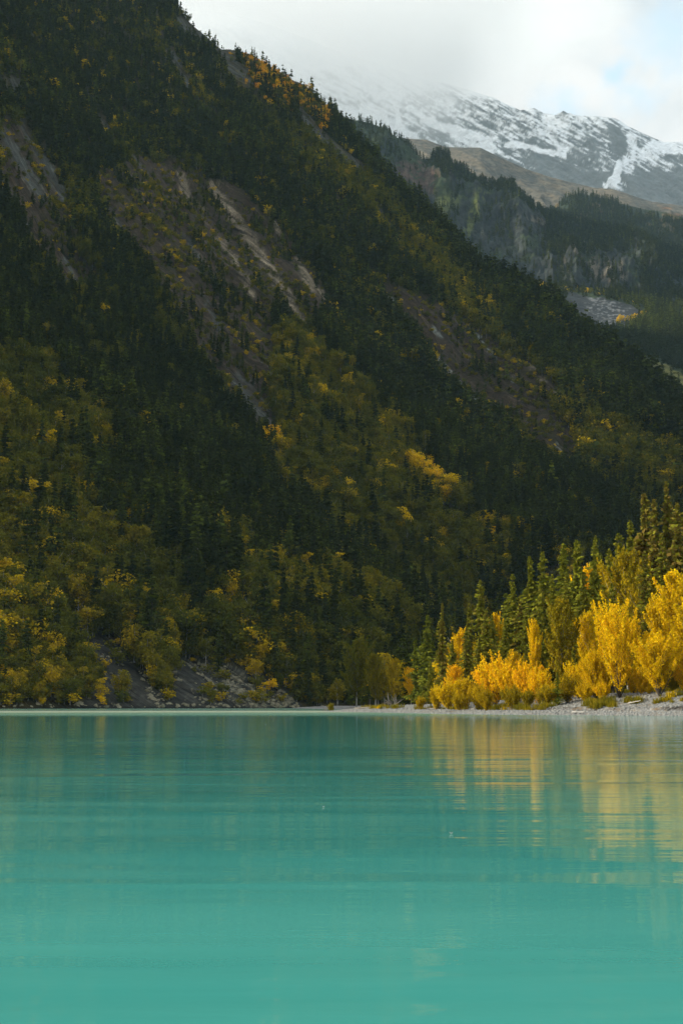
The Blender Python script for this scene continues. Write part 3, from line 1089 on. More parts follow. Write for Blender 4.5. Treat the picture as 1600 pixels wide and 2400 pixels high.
# detailed forms for the spit, medium for the near slope, light for far away
SPR_HI = variants(conifer_geo, 8, 100, nb=340, nsub=9, rad=uni(0.13, 0.18), base=uni(0.05, 0.14), size=0.020, droop=uni(0.15, 0.40), gap=uni(0.1, 0.4), wob=uni(0.8, 2.2))
SPR_MD = variants(conifer_geo, 8, 200, nb=95, nsub=4, rad=uni(0.13, 0.19), base=uni(0.03, 0.12), size=0.040, droop=uni(0.15, 0.45), gap=0.15)
SPR_LO = variants(conifer_geo, 6, 300, nb=34, nsub=2, rad=uni(0.13, 0.20), base=0.03, size=0.075, droop=0.3)
LEAF_HI = variants(feather_geo, 6, 400, n=12500, nbr=120, rx=uni(0.17, 0.25), base=uni(0.10, 0.2), size=0.0075, thick=0.013)
VASE_HI = variants(feather_geo, 3, 450, n=22000, nbr=210, rx=uni(0.38, 0.42), base=0.12, size=0.0072, stems=13, shape='fan', rise=1.6, thick=0.012)
BUSH_HI = variants(feather_geo, 5, 480, n=8000, nbr=150, rx=uni(0.48, 0.6), base=0.06, size=0.016, stems=16, shape='fan', thick=0.026, rise=1.6)
LEAF_MD = variants(leafy_geo, 8, 500, n=1000, ncl=22, rx=uni(0.19, 0.29), base=uni(0.12, 0.28), size=0.020, limbs=7, cl=0.11)
LEAF_LO = variants(leafy_geo, 6, 600, n=190, ncl=9, rx=uni(0.28, 0.40), base=0.10, size=0.045, limbs=3, cl=0.17)


def parts_meshes(forms, nm, mc, mt):
    return [(crown_mesh(nm + "_crown", c, mc), mesh_from(nm + "_trunk", tk[0], tk[1], [mt], smooth=True)) for c, tk in forms]


P_SPR_HI = parts_meshes(SPR_HI, "spruce", M_conifer, M_bark)
P_SPR_MD = parts_meshes(SPR_MD, "hill_spruce", M_conifer, M_bark)
P_LEAF_HI = parts_meshes(LEAF_HI, "cottonwood", M_leaf, M_birch)
P_VASE_HI = parts_meshes(VASE_HI, "willow_tree", M_leaf, M_bark)
P_BUSH_HI = parts_meshes(BUSH_HI, "willow_bush", M_leaf, M_bark)
P_LEAF_MD = parts_meshes(LEAF_MD, "hill_broadleaf", M_leaf, M_birch)


def tree(name, meshes, loc, H, tint, rot, label, cat, group=None, wide=1.0, lean=(0, 0), sub=('crown', 'trunk'), labelled=True):
    e = bpy.data.objects.new(name, None)
    e.empty_display_size = 0.1
    COL.objects.link(e)
    e.location = loc
    e.scale = (H * wide, H * wide, H)
    e.rotation_euler = (lean[0], lean[1], rot)
    e['label'] = label
    e['category'] = cat
    if group:
        e['group'] = group
    for nm, me in zip(sub, meshes):
        c = bpy.data.objects.new(nm, me)
        COL.objects.link(c)
        c.parent = e
        c['tint'] = float(tint)
    return e


# ------------------------------------------------------------------ scatter as one object (geometry nodes)
def source_collection(name, meshes):
    c = bpy.data.collections.new(name)
    for i, me in enumerate(meshes):
        o_ = bpy.data.objects.new("%s_form_%02d" % (name, i), me)
        c.objects.link(o_)
    return c


def scatter(name, pts, scl, rot, idx, tint, coll, label=None, cat=None, kind='stuff'):
    me = bpy.data.meshes.new(name)
    n_ = len(pts)
    me.vertices.add(n_)
    me.vertices.foreach_set("co", np.asarray(pts, np.float32).ravel())
    a = me.attributes.new("scl", 'FLOAT_VECTOR', 'POINT')
    a.data.foreach_set("vector", np.asarray(scl, np.float32).ravel())
    a = me.attributes.new("rot", 'FLOAT_VECTOR', 'POINT')
    a.data.foreach_set("vector", np.asarray(rot, np.float32).ravel())
    a = me.attributes.new("pick", 'INT', 'POINT')
    a.data.foreach_set("value", np.asarray(idx, np.int32))
    a = me.attributes.new("tint", 'FLOAT', 'POINT')
    a.data.foreach_set("value", np.asarray(tint, np.float32))
    me.update()
    ob = add_obj(name, me, kind=kind)
    if label:
        ob['label'] = label
    if cat:
        ob['category'] = cat
    ng = bpy.data.node_groups.new(name + "_scatter", 'GeometryNodeTree')
    ng.interface.new_socket("Geometry", in_out='INPUT', socket_type='NodeSocketGeometry')
    ng.interface.new_socket("Geometry", in_out='OUTPUT', socket_type='NodeSocketGeometry')
    N = ng.nodes
    gi = N.new('NodeGroupInput')
    go = N.new('NodeGroupOutput')
    ip = N.new('GeometryNodeInstanceOnPoints')
    ci = N.new('GeometryNodeCollectionInfo')
    ci.inputs[0].default_value = coll
    ci.inputs[1].default_value = True
    ci.inputs[2].default_value = True

    def na(nm, dt):
        x = N.new('GeometryNodeInputNamedAttribute')
        x.data_type = dt
        x.inputs[0].default_value = nm
        return [s_ for s_ in x.outputs if s_.enabled and s_.name == 'Attribute'][0]
    ng.links.new(gi.outputs[0], ip.inputs['Points'])
    ng.links.new(ci.outputs[0], ip.inputs['Instance'])
    ip.inputs['Pick Instance'].default_value = True
    ng.links.new(na("pick", 'INT'), ip.inputs['Instance Index'])
    e2 = N.new('FunctionNodeEulerToRotation')
    ng.links.new(na("rot", 'FLOAT_VECTOR'), e2.inputs[0])
    ng.links.new(e2.outputs[0], ip.inputs['Rotation'])
    ng.links.new(na("scl", 'FLOAT_VECTOR'), ip.inputs['Scale'])
    ng.links.new(ip.outputs[0], go.inputs[0])
    md = ob.modifiers.new("scatter", 'NODES')
    md.node_group = ng
    return ob


C_SPR_MD = source_collection("spruce_md", [whole_mesh("s", c, tk, M_conifer, M_bark) for c, tk in SPR_MD])
C_SPR_LO = source_collection("spruce_lo", [whole_mesh("s", c, tk, M_conifer, M_bark) for c, tk in SPR_LO])
C_LEAF_MD = source_collection("leaf_md", [whole_mesh("s", c, tk, M_leaf, M_birch) for c, tk in LEAF_MD])
C_LEAF_LO = source_collection("leaf_lo", [whole_mesh("s", c, tk, M_leaf, M_birch) for c, tk in LEAF_LO])


# ------------------------------------------------------------------ hillside forest
def hill_forest():
    rg = np.random.default_rng(11)
    N = 135000
    az = R(-19) + rg.random(N) * R(34.5)
    # density falling with distance; area element r dr
    t = rg.random(N)
    r0 = np.interp(az, _R0A, _R0)
    r1 = np.interp(az, _R1A, _R1)
    r = r0 + 2 + t ** 1.05 * (r1 * 1.03 - r0)
    x = np.sin(az) * r
    y = np.cos(az) * r
    z = hill_z(az, r)
    px, py = project(x, y, z)
    tal, scr, tan, pale, grey, dec = hill_masks(px, py)
    q = (x + y) * 0.7071
    s_ = (y - x) * 0.7071
    cl = fbm(x / 45, y / 45, 3, 301)
    st = fbm(q / 14, s_ / 90, 3, 303)
    dens = 0.92 * np.ones(N)
    dens *= 1 - 0.93 * tal * sstep(st, 0.34, 0.46)
    dens *= 1 - 0.35 * tal
    dens *= 1 - 0.97 * scr
    rock = np.maximum(np.maximum(tan, pale), grey)
    dens *= 1 - 0.97 * sstep(rock, 0.12, 0.5)
    dens *= np.interp(r, [450, 900, 1900], [0.42, 0.62, 0.9])
    open_top = sstep(seg_dist(px, py, [(560, 120), (640, 160), (760, 235)]), 26, 6)
    dens *= 1 - 0.93 * open_top
    keep = rg.random(N) < dens
    # the crag face in the upper left is hidden above the frame: nothing needed there
    keep &= (py > -90) & (px > -160) & (px < 1760)
    # what lies behind the spit woods and the low flat cannot be seen
    keep &= ~((px > 1260) & (py > 1330))
    keep &= ~((px > 1080) & (py > 1560))
    x, y, z, px, py, r, dec, tal, cl, st = [a[keep] for a in (x, y, z, px, py, r, dec, tal, cl, st)]
    n = len(x)
    pd = np.clip(dec + 0.30 * (cl - 0.5) * (dec > 0.1) + 0.20 * tal + (0.22 * sstep(st, 0.55, 0.7)), 0, 0.97)
    isd = rg.random(n) < pd
    elev = np.clip(z / 900, 0, 1)
    Hc = (25 - 13 * elev) * np.clip(rg.normal(0.9, 0.24, n), 0.35, 1.45)
    Hd = (15 - 7 * elev) * np.clip(rg.normal(0.9, 0.25, n), 0.3, 1.3)
    Hc = Hc * (1 + 0.4 * sstep((r - np.interp(np.arctan2(x, y), _R0A, _R0)) / (np.interp(np.arctan2(x, y), _R1A, _R1) - np.interp(np.arctan2(x, y), _R0A, _R0)), 0.93, 0.99))
    small = tal > 0.5
    Hc = np.where(small, Hc * 0.6, Hc)
    Hd = np.where(small, Hd * 0.42, Hd)
    shore = sstep(z, 22, 2)
    Hc *= 1 - 0.35 * shore
    Hd *= 1 - 0.45 * shore
    H = np.where(isd, Hd, Hc)
    clt = fbm(x / 60, y / 60, 3, 311)
    td = 0.215 + 0.5 * (clt - 0.5) + rg.normal(0, 0.11, n)
    gold = rg.random(n) < 0.05 + 0.10 * (dec < 0.3)
    td = np.where(gold, 0.44 + 0.20 * rg.random(n), td)
    orange = (seg_dist(px, py, [(600, 150), (660, 200), (760, 260)]) < 55) & (rg.random(n) < 0.6)
    orange |= (seg_dist(px, py, [(980, 1110), (1040, 1170)]) < 26)
    orange |= (seg_dist(px, py, [(630, 1060), (660, 1080)]) < 18)
    orange |= (seg_dist(px, py, [(1140, 1250), (1160, 1290)]) < 26) & (rg.random(n) < 0.5)
    td = np.where(orange & (rg.random(n) < 0.6), np.where(py < 400, 0.74, 0.60) + 0.14 * rg.random(n), td)
    low = (py > 1440) & (px < 760) & (rg.random(n) < 0.16)
    td = np.where(low, 0.46 + 0.18 * rg.random(n), td)
    td = np.where((px < 130) & (py > 1200) & (rg.random(n) < 0.15), 0.52 + 0.2 * rg.random(n), td)
    tcn = np.clip(0.22 + 0.35 * (clt - 0.5) + rg.normal(0, 0.10, n), 0, 0.7)
    cb = in_poly(px, py, DECID[0][0])
    td = np.where(cb, td + 0.05, td)
    tint = np.where(isd, np.clip(td, 0.03, 0.93), tcn)
    return dict(x=x, y=y, z=z, px=px, py=py, r=r, H=H, isd=isd, tint=tint, n=n, rg=rg)


HF = hill_forest()


def emit_forest(HF):
    rg = HF['rg']
    size = HF['H'] / HF['r']
    vis = (HF['px'] > -10) & (HF['px'] < 1610) & (HF['py'] < 1652) & ~((HF['px'] > 1000) & (HF['py'] > 1480))
    taken = np.zeros(HF['n'], bool)
    for isd in (False, True):
        cand = np.where(vis & (HF['isd'] == isd))[0]
        cand = cand[np.argsort(-size[cand])][:(225 if isd else 185)]
        taken[cand] = True
        forms = P_LEAF_MD if isd else P_SPR_MD
        for i in cand:
            T = HF['tint'][i]
            zone = ("near the left edge" if HF['px'][i] < 270 else "above the far scree bank" if HF['px'][i] < 740 else "left of the spit woods" if HF['px'][i] < 1010 else "above the spit trees")
            lev = "at the far waterline" if HF['z'][i] < 14 else "just up from the far shore" if HF['z'][i] < 60 else "higher on the shaded slope"
            hh_ = HF['H'][i]
            if isd:
                kindw = "dull green" if T < 0.36 else "olive yellow" if T < 0.52 else "golden" if T < 0.78 else "orange"
                sz_ = "big" if hh_ > 16 else "medium" if hh_ > 12 else "small"
                lab = "%s %s broadleaf tree %s, %s" % (sz_, kindw, lev, zone)
                nm, cat = "broadleaf_tree", "tree"
            else:
                sz_ = "very tall" if hh_ > 30 else "tall" if hh_ > 25 else "shorter"
                lab = "%s dark spruce %s, %s" % (sz_, lev, zone)
                nm, cat = "spruce_tree", "spruce"
            grp = lab.replace(" tree ", " trees ").replace(" spruce ", " spruces ")
            tree(nm, forms[rg.integers(len(forms))], (HF['x'][i], HF['y'][i], HF['z'][i] - 0.4), HF['H'][i], T, rg.random() * 6.28, lab, cat, grp, wide=0.85 + 0.4 * rg.random())
    for isd in (False, True):
        for far in (False, True):
            m_ = (~taken) & (HF['isd'] == isd) & ((HF['r'] > 1150) == far)
            k = m_.sum()
            H = HF['H'][m_]
            wd = 0.8 + 0.45 * rg.random(k)
            rot = np.stack([rg.normal(0, .03, k), rg.normal(0, .03, k), rg.random(k) * 6.28], -1)
            pts = np.stack([HF['x'][m_], HF['y'][m_], HF['z'][m_] - 0.4], -1)
            coll = (C_LEAF_LO if far else C_LEAF_MD) if isd else (C_SPR_LO if far else C_SPR_MD)
            nf = len(coll.objects)
            nm = ("broadleaf_forest" if isd else "spruce_forest")
            lab = {(False, False): "dark spruce forest covering the middle of the shaded slope", (False, True): "fine dark spruce forest high up the shaded mountainside",
                   (True, False): "green and yellow broadleaf woods across the middle of the shaded slope", (True, True): "scattered orange and yellow shrubs and small trees high on the mountainside"}[(isd, far)]
            scatter(nm, pts, np.stack([H * wd, H * wd, H], -1), rot, rg.integers(0, nf, k), HF['tint'][m_], coll, lab, "forest")
    print("hill trees", HF['n'])


emit_forest(HF)


# undergrowth shrubs on slope and shore
def hill_shrubs():
    rg = np.random.default_rng(21)
    N = 42000
    az = R(-17) + rg.random(N) * R(32)
    r0 = np.interp(az, _R0A, _R0)
    r1 = np.interp(az, _R1A, _R1)
    r = r0 + 1.5 + (rg.random(N) ** 1.15) * (r1 - r0)
    x = np.sin(az) * r
    y = np.cos(az) * r
    z = hill_z(az, r)
    px, py = project(x, y, z)
    tal, scr, tan, pale, grey, dec = hill_masks(px, py)
    st = fbm((x + y) / 20, (y - x) / 120, 3, 323)
    d = 0.30 + 0.45 * tal * sstep(st, 0.62, 0.38)
    d = d + 0.5 * sstep(seg_dist(px, py, [(560, 120), (640, 160), (760, 235)]), 40, 10)
    d *= 1 - 0.80 * scr
    d *= 1 - 0.85 * np.maximum(np.maximum(tan, pale), grey)
    k = (rg.random(N) < d) & (py < 1657) & (px < 1650) & (px > -30) & (py > -30) & ~((px > 1080) & (py > 1500))
    x, y, z, px, py = x[k], y[k], z[k], px[k], py[k]
    n = len(x)
    H = (2.2 + 3.0 * rg.random(n)) * np.where(z < 30, 1.0, 1.25)
    T = np.clip(0.26 + rg.normal(0, 0.16, n), 0.05, 0.9)
    T = np.where(rg.random(n) < 0.06, 0.62, T)
    H = np.where(py < 1300, H * 0.8, H)
    top = seg_dist(px, py, [(560, 120), (640, 160), (760, 235)]) < 40
    T = np.where(top, np.where(rg.random(n) < 0.35, 0.80 + 0.14 * rg.random(n), 0.32), T)
    T = np.where((py > 1500) & (rg.random(n) < 0.3), 0.48 + 0.25 * rg.random(n), T)
    rot = np.stack([0 * H, 0 * H, rg.random(n) * 6.28], -1)
    scatter("undergrowth", np.stack([x, y, z - 0.3], -1), np.stack([H * 1.5, H * 1.5, H], -1), rot, rg.integers(0, 6, n), T, C_LEAF_LO, "low olive and orange shrubs over the talus and shore of the slope", "undergrowth")


hill_shrubs()


def ico(rg, rough=0.35):
    import bmesh
    bm = bmesh.new()
    bmesh.ops.create_icosphere(bm, subdivisions=1, radius=1)
    for v in bm.verts:
        v.co *= 1 + rough * (rg.random() - 0.5) * 1.6
    me = bpy.data.meshes.new("stone")
    bm.to_mesh(me)
    bm.free()
    return me


def stones():
    rg = np.random.default_rng(31)
    ms = []
    for i in range(5):
        me = ico(rg)
        me.materials.append(M_boulder)
        ms.append(me)
    C_B = source_collection("boulder", ms)
    N = 30000
    az = R(-15) + rg.random(N) * R(17)
    r0 = np.interp(az, _R0A, _R0)
    r = r0 + 1.0 + rg.random(N) ** 1.3 * 120
    x = np.sin(az) * r
    y = np.cos(az) * r
    z = hill_z(az, r)
    px, py = project(x, y, z)
    _, scr, *_r = hill_masks(px, py)
    wx, wy = warp(px, py, 12, 30, 341)
    A1 = in_poly(wx, wy, [(430, 1560), (530, 1555), (650, 1600), (715, 1660), (560, 1660), (520, 1620)]) * 0.30
    A2 = (seg_dist(wx, wy, [(350, 1600), (390, 1655)]) < 16) * 0.3
    A3 = (seg_dist(wx, wy, [(400, 1560), (480, 1640)]) < 6) * 0.5
    A4 = sstep(z, 2.5, 0.6) * 0.10
    A5 = (seg_dist(wx, wy, [(115, 1560), (150, 1640)]) < 12) * 0.16
    st = fbm((x + y) / 3, (y - x) / 30, 3, 351)
    d = np.maximum.reduce([A1, A2, A3, A4, A5, scr * 0.02]) * sstep(st, 0.35, 0.55)
    k = (rg.random(N) < d) & (px < 760)
    x, y, z = x[k], y[k], z[k]
    n = len(x)
    s_ = 0.25 + 0.9 * rg.random(n) ** 3
    sc = np.stack([s_ * 1.3, s_ * 1.1, s_ * 0.7], -1)
    scatter("boulders", np.stack([x, y, z], -1), sc, rg.random((n, 3)) * [0.6, 0.6, 6.28], rg.integers(0, 5, n), np.zeros(n), C_B, "pale ochre boulders strewn over the scree at the far shore", "boulders")
    # pebbles and cobbles on the spit
    ms = []
    for i in range(4):
        me = ico(rg, 0.25)
        me.materials.append(M_stone)
        ms.append(me)
    C_P = source_collection("pebble", ms)
    N = 60000
    az = R(-1.5) + rg.random(N) * R(17)
    r = 135 + 150 * rg.random(N)
    x = np.sin(az) * r
    y = np.cos(az) * r
    d = land_dist(x, y)
    k = (d > -0.2) & (d < 22)
    x, y = x[k], y[k]
    z = land_z(x, y)
    n = len(x)
    s_ = 0.05 + 0.13 * rg.random(n) ** 2.5
    sc = np.stack([s_ * 1.3, s_, s_ * 0.7], -1)
    scatter("cobbles", np.stack([x, y, z], -1), sc, rg.random((n, 3)) * [0.5, 0.5, 6.28], rg.integers(0, 4, n), np.zeros(n), C_P, "grey cobbles lying over the gravel spit", "cobbles")


stones()


# far forests
def far_forest(G, name, label, n, fn, hmin, hmax, seed, tintf, decf=None):
    rg = np.random.default_rng(seed)
    nu, nv = G['X'].shape
    u = rg.random(n) * (nu - 1.01)
    v = rg.random(n) * (nv - 1.01)
    iu, iv = u.astype(int), v.astype(int)
    fu, fv = u - iu, v - iv

    def samp(K):
        a = G[K]
        return (a[iu, iv] * (1 - fu) + a[iu + 1, iv] * fu) * (1 - fv) + (a[iu, iv + 1] * (1 - fu) + a[iu + 1, iv + 1] * fu) * fv
    x, y, z, px, py = [samp(k) for k in ('X', 'Y', 'Z', 'px', 'py')]
    nz = G['n'][iu, iv, 2]
    k = rg.random(n) < fn(px, py, nz)
    sil = np.interp(px, [p_[0] for p_ in NEAR_SIL], [p_[1] for p_ in NEAR_SIL])
    k &= (py < sil + 30) & (px < 1650)
    x, y, z, px, py = x[k], y[k], z[k], px[k], py[k]
    n = len(x)
    H = hmin + (hmax - hmin) * rg.random(n)
    rot = np.stack([0 * H, 0 * H, rg.random(n) * 6.28], -1)
    pts = np.stack([x, y, z - 1.0], -1)
    if decf is None:
        scatter(name, pts, np.stack([H, H, H], -1), rot, rg.integers(0, 6, n), tintf(px, py, rg, n), C_SPR_LO, label, "forest")
    else:
        scatter(name, pts, np.stack([H, H, H], -1) * 0.7, rot, rg.integers(0, 6, n), tintf(px, py, rg, n), C_LEAF_LO, label, "woods")
    print(name, n)


def crag_dens(px, py, nz):
    b = fbm(px / 35, py / 50, 3, 401)
    cliff = in_poly(px, py, [(1080, 440), (1300, 520), (1500, 580), (1520, 690), (1050, 700)])
    crest = sstep(px, 1120, 1180)
    d = 0.18 + 0.75 * sstep(b * 0.6 + nz * 0.4, 0.42, 0.58)
    d = np.where(cliff, d * 0.22 * (1 + 2 * (b > 0.6)), d)
    d = np.where(px < 1010, d * 0.22, d)
    d = np.where((px > 1280) & (py < 590), 0.95, d)
    d = np.where(px > 1500, 0.95, d)
    d = np.where((px < 1270) & (py > np.interp(px, [1000, 1140, 1270], [400, 440, 500])), d * 0.4, d)
    return d * 0.9


ct = lambda px, py, rg, n: np.clip(0.15 + rg.normal(0, 0.1, n), 0, 0.5)
far_forest(G_crag, "crag_forest", "dark spruces clinging to the crag ridge and cliff tops", 30000, crag_dens, 14, 26, 51, ct)
far_forest(G_sho, "shoulder_forest", "dense blue green spruce forest on the far right shoulder", 14000, lambda px, py, nz: 0.95 * (fbm(px / 40, py / 12, 3, 411) > 0.36) * (py > np.interp(px, [1300, 1400, 1450, 1480, 1600], [400, 400, 480, 500, 520])), 16, 27, 52, ct)


def val_dens(px, py, nz):
    wx, wy = warp(px, py, 8, 26, 123)
    f = in_poly(wx, wy, FAN)
    m_ = in_poly(wx, wy, MEADOW)
    d = np.where(f, 0.0, 0.9)
    d = np.where(m_, 0.03, d)
    d = np.where((px < 1420) & (py < 700), 0.15, d)
    return d


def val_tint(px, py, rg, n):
    lit = (px > 1440) & (py > 700) & (py < 790)  # sunlit strip, its light put into the needle tint
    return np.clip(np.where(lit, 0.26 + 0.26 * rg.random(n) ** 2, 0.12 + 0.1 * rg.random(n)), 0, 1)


far_forest(G_val, "valley_forest", "spruce stand on the high valley floor beyond the gravel fan", 15000, val_dens, 16, 27, 53, val_tint)


def val_d2(px, py, nz):
    d = (seg_dist(px, py, [(1250, 672), (1300, 690)]) < 12) * 0.5 + (seg_dist(px, py, [(1450, 752), (1510, 742)]) < 8) * 0.6 + (seg_dist(px, py, [(1310, 672), (1500, 705)]) < 9) * 0.35
    return d + 0.5 * ((py < 690) & (px < 1420))


far_forest(G_val, "valley_shrubs", "green and yellow shrubs fringing the gravel fan below the cliffs", 9000, val_d2, 9, 15, 54, lambda px, py, rg, n: np.clip(0.18 + 0.1 * rg.random(n) + 0.45 * (rg.random(n) < 0.12) + 0.35 * (seg_dist(px, py, [(1450, 752), (1510, 742)]) < 10), 0, 0.75), decf=True)

# ------------------------------------------------------------------ the spit woods
RG = np.random.default_rng(77)


def spot(px, topy, d):
    """ground point at distance d along the column px and the height that reaches topy"""
    a, te = ray(px, topy)
    x, y = math.sin(a) * d, math.cos(a) * d
    z = float(land_z(np.array([x]), np.array([y]))[0])
    H = CAM_H + te * d - z
    return (x, y, z - 0.1), max(H, 0.5)


# px, top py, distance, width factor, tint, form, label
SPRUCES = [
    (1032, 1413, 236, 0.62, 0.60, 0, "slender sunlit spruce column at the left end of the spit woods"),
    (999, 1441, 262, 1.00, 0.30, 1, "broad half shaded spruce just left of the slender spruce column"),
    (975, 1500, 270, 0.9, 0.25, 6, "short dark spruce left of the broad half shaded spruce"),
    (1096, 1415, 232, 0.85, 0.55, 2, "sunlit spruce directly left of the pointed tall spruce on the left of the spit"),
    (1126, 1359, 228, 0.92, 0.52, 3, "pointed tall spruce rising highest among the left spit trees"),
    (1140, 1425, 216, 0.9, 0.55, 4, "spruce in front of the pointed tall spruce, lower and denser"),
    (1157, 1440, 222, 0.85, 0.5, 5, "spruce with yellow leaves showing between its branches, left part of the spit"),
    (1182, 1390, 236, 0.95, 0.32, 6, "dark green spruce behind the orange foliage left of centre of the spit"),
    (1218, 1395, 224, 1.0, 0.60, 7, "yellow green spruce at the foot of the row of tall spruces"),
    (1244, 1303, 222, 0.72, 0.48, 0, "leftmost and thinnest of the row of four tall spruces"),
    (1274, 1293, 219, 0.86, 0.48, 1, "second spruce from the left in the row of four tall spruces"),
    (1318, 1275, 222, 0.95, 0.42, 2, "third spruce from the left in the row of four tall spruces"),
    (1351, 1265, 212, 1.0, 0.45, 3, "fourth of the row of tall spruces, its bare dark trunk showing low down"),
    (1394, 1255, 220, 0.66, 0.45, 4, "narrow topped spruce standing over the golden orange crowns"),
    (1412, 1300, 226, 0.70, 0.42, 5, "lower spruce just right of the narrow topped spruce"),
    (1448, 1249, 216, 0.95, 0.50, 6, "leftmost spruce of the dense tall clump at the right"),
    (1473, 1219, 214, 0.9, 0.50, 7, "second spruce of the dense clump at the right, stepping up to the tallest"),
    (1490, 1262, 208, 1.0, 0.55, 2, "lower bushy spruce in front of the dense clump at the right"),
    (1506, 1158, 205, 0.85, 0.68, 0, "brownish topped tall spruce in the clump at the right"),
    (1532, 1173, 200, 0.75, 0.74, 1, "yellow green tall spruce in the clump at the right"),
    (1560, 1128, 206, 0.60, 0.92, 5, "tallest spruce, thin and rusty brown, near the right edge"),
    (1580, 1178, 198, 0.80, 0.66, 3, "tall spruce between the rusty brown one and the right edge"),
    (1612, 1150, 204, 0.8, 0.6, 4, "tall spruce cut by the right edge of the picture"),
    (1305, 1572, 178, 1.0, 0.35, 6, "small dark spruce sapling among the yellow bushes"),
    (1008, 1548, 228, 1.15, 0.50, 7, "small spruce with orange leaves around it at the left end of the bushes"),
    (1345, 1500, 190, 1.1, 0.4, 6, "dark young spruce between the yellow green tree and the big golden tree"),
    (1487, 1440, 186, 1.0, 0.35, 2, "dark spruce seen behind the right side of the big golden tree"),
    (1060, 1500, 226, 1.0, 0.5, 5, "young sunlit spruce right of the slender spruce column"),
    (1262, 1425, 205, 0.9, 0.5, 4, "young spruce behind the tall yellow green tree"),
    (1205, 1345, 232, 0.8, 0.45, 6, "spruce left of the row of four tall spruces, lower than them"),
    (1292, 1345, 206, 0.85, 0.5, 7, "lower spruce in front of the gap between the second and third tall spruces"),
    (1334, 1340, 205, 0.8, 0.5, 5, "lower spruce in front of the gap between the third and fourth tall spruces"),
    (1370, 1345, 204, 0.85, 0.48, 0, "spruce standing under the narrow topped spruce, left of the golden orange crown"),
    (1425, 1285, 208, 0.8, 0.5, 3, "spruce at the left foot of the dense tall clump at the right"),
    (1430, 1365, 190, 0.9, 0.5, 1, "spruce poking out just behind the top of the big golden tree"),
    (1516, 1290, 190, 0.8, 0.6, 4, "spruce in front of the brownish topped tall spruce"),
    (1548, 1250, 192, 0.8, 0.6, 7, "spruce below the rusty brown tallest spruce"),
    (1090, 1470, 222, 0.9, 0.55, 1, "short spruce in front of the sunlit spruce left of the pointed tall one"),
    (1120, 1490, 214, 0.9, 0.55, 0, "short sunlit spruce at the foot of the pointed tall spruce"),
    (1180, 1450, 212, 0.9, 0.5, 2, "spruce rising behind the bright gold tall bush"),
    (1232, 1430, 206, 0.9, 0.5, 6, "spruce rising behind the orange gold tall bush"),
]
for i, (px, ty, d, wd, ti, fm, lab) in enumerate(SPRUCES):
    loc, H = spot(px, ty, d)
    tree("spruce_tree", P_SPR_HI[fm], loc, H, min(0.95, ti + 0.30), RG.random() * 6.28, lab, "spruce", "sunlit spruces on the gravel spit", wide=wd, lean=(RG.normal(0, .012), RG.normal(0, .012)))  # tint raised to put sunlight into the needles

BROAD = [
    (1445, 1412, 174, 0.88, 0.72, 'v', 0, "big golden yellow tree with dark stems fanning up from the gravel edge"),
    (1312, 1405, 186, 0.8, 0.50, 'l', 0, "tall yellow green tree in front of the row of tall spruces"),
    (1462, 1300, 200, 0.8, 0.52, 'l', 1, "wide yellow green tree above and behind the big golden tree"),
    (1500, 1335, 194, 0.72, 0.50, 'l', 5, "olive yellow tree right of the wide yellow green one"),
    (1572, 1345, 178, 0.8, 0.68, 'l', 2, "bright yellow tree reaching the right edge"),
    (1538, 1400, 182, 0.75, 0.64, 'l', 3, "yellow tree left of the bright yellow tree at the right edge"),
    (1610, 1400, 172, 1.0, 0.66, 'l', 0, "yellow tree cut off by the right edge"),
    (1380, 1335, 226, 0.65, 0.76, 'l', 4, "golden orange tree squeezed between two tall spruces"),
    (1412, 1350, 228, 0.6, 0.78, 'l', 5, "smaller golden orange tree just right of the narrow topped spruce"),
    (1378, 1440, 190, 0.7, 0.66, 'l', 1, "loose yellow tree left of the big golden tree"),
    (1165, 1442, 230, 0.6, 0.72, 'l', 2, "golden tree glowing behind the spruces at the left of the spit"),
    (1085, 1478, 236, 0.9, 0.72, 'l', 3, "small golden tree right of the slender spruce column"),
    (1064, 1560, 214, 1.25, 0.80, 'l', 4, "rounded orange tree at the left end of the spit woods"),
    (1252, 1455, 196, 0.5, 0.70, 'l', 0, "thin sparse golden birch left of the tall yellow green tree"),
    (1210, 1530, 200, 0.8, 0.60, 'l', 5, "yellow green sapling tree in the middle of the spit"),
    (1540, 1480, 170, 1.3, 0.70, 'v', 1, "spreading golden tree between the big golden tree and the right edge"),
    (1395, 1520, 176, 1.2, 0.68, 'v', 2, "golden shrubby tree at the left foot of the big golden tree"),
    (880, 1535, 385, 0.9, 0.44, 'l', 4, "shaded olive gold tree left of the spit woods"),
    (925, 1545, 360, 0.9, 0.60, 'l', 2, "shaded rust orange tree beside the broad half shaded spruce"),
    (962, 1566, 312, 1.0, 0.78, 'l', 3, "orange tree at the shadow edge, left of the bushes"),
    (835, 1500, 400, 1.0, 0.32, 'l', 5, "shaded green tree over the far end of the gravel tip"),
]
for (px, ty, d, wd, ti, kd, fm, lab) in BROAD:
    loc, H = spot(px, ty, d)
    ms = P_VASE_HI[fm] if kd == 'v' else P_LEAF_HI[fm]
    tree("broadleaf_tree", ms, loc, H, ti, RG.random() * 6.28, lab, "tree", "autumn trees on the gravel spit", wide=wd, lean=(RG.normal(0, .02), RG.normal(0, .02)))

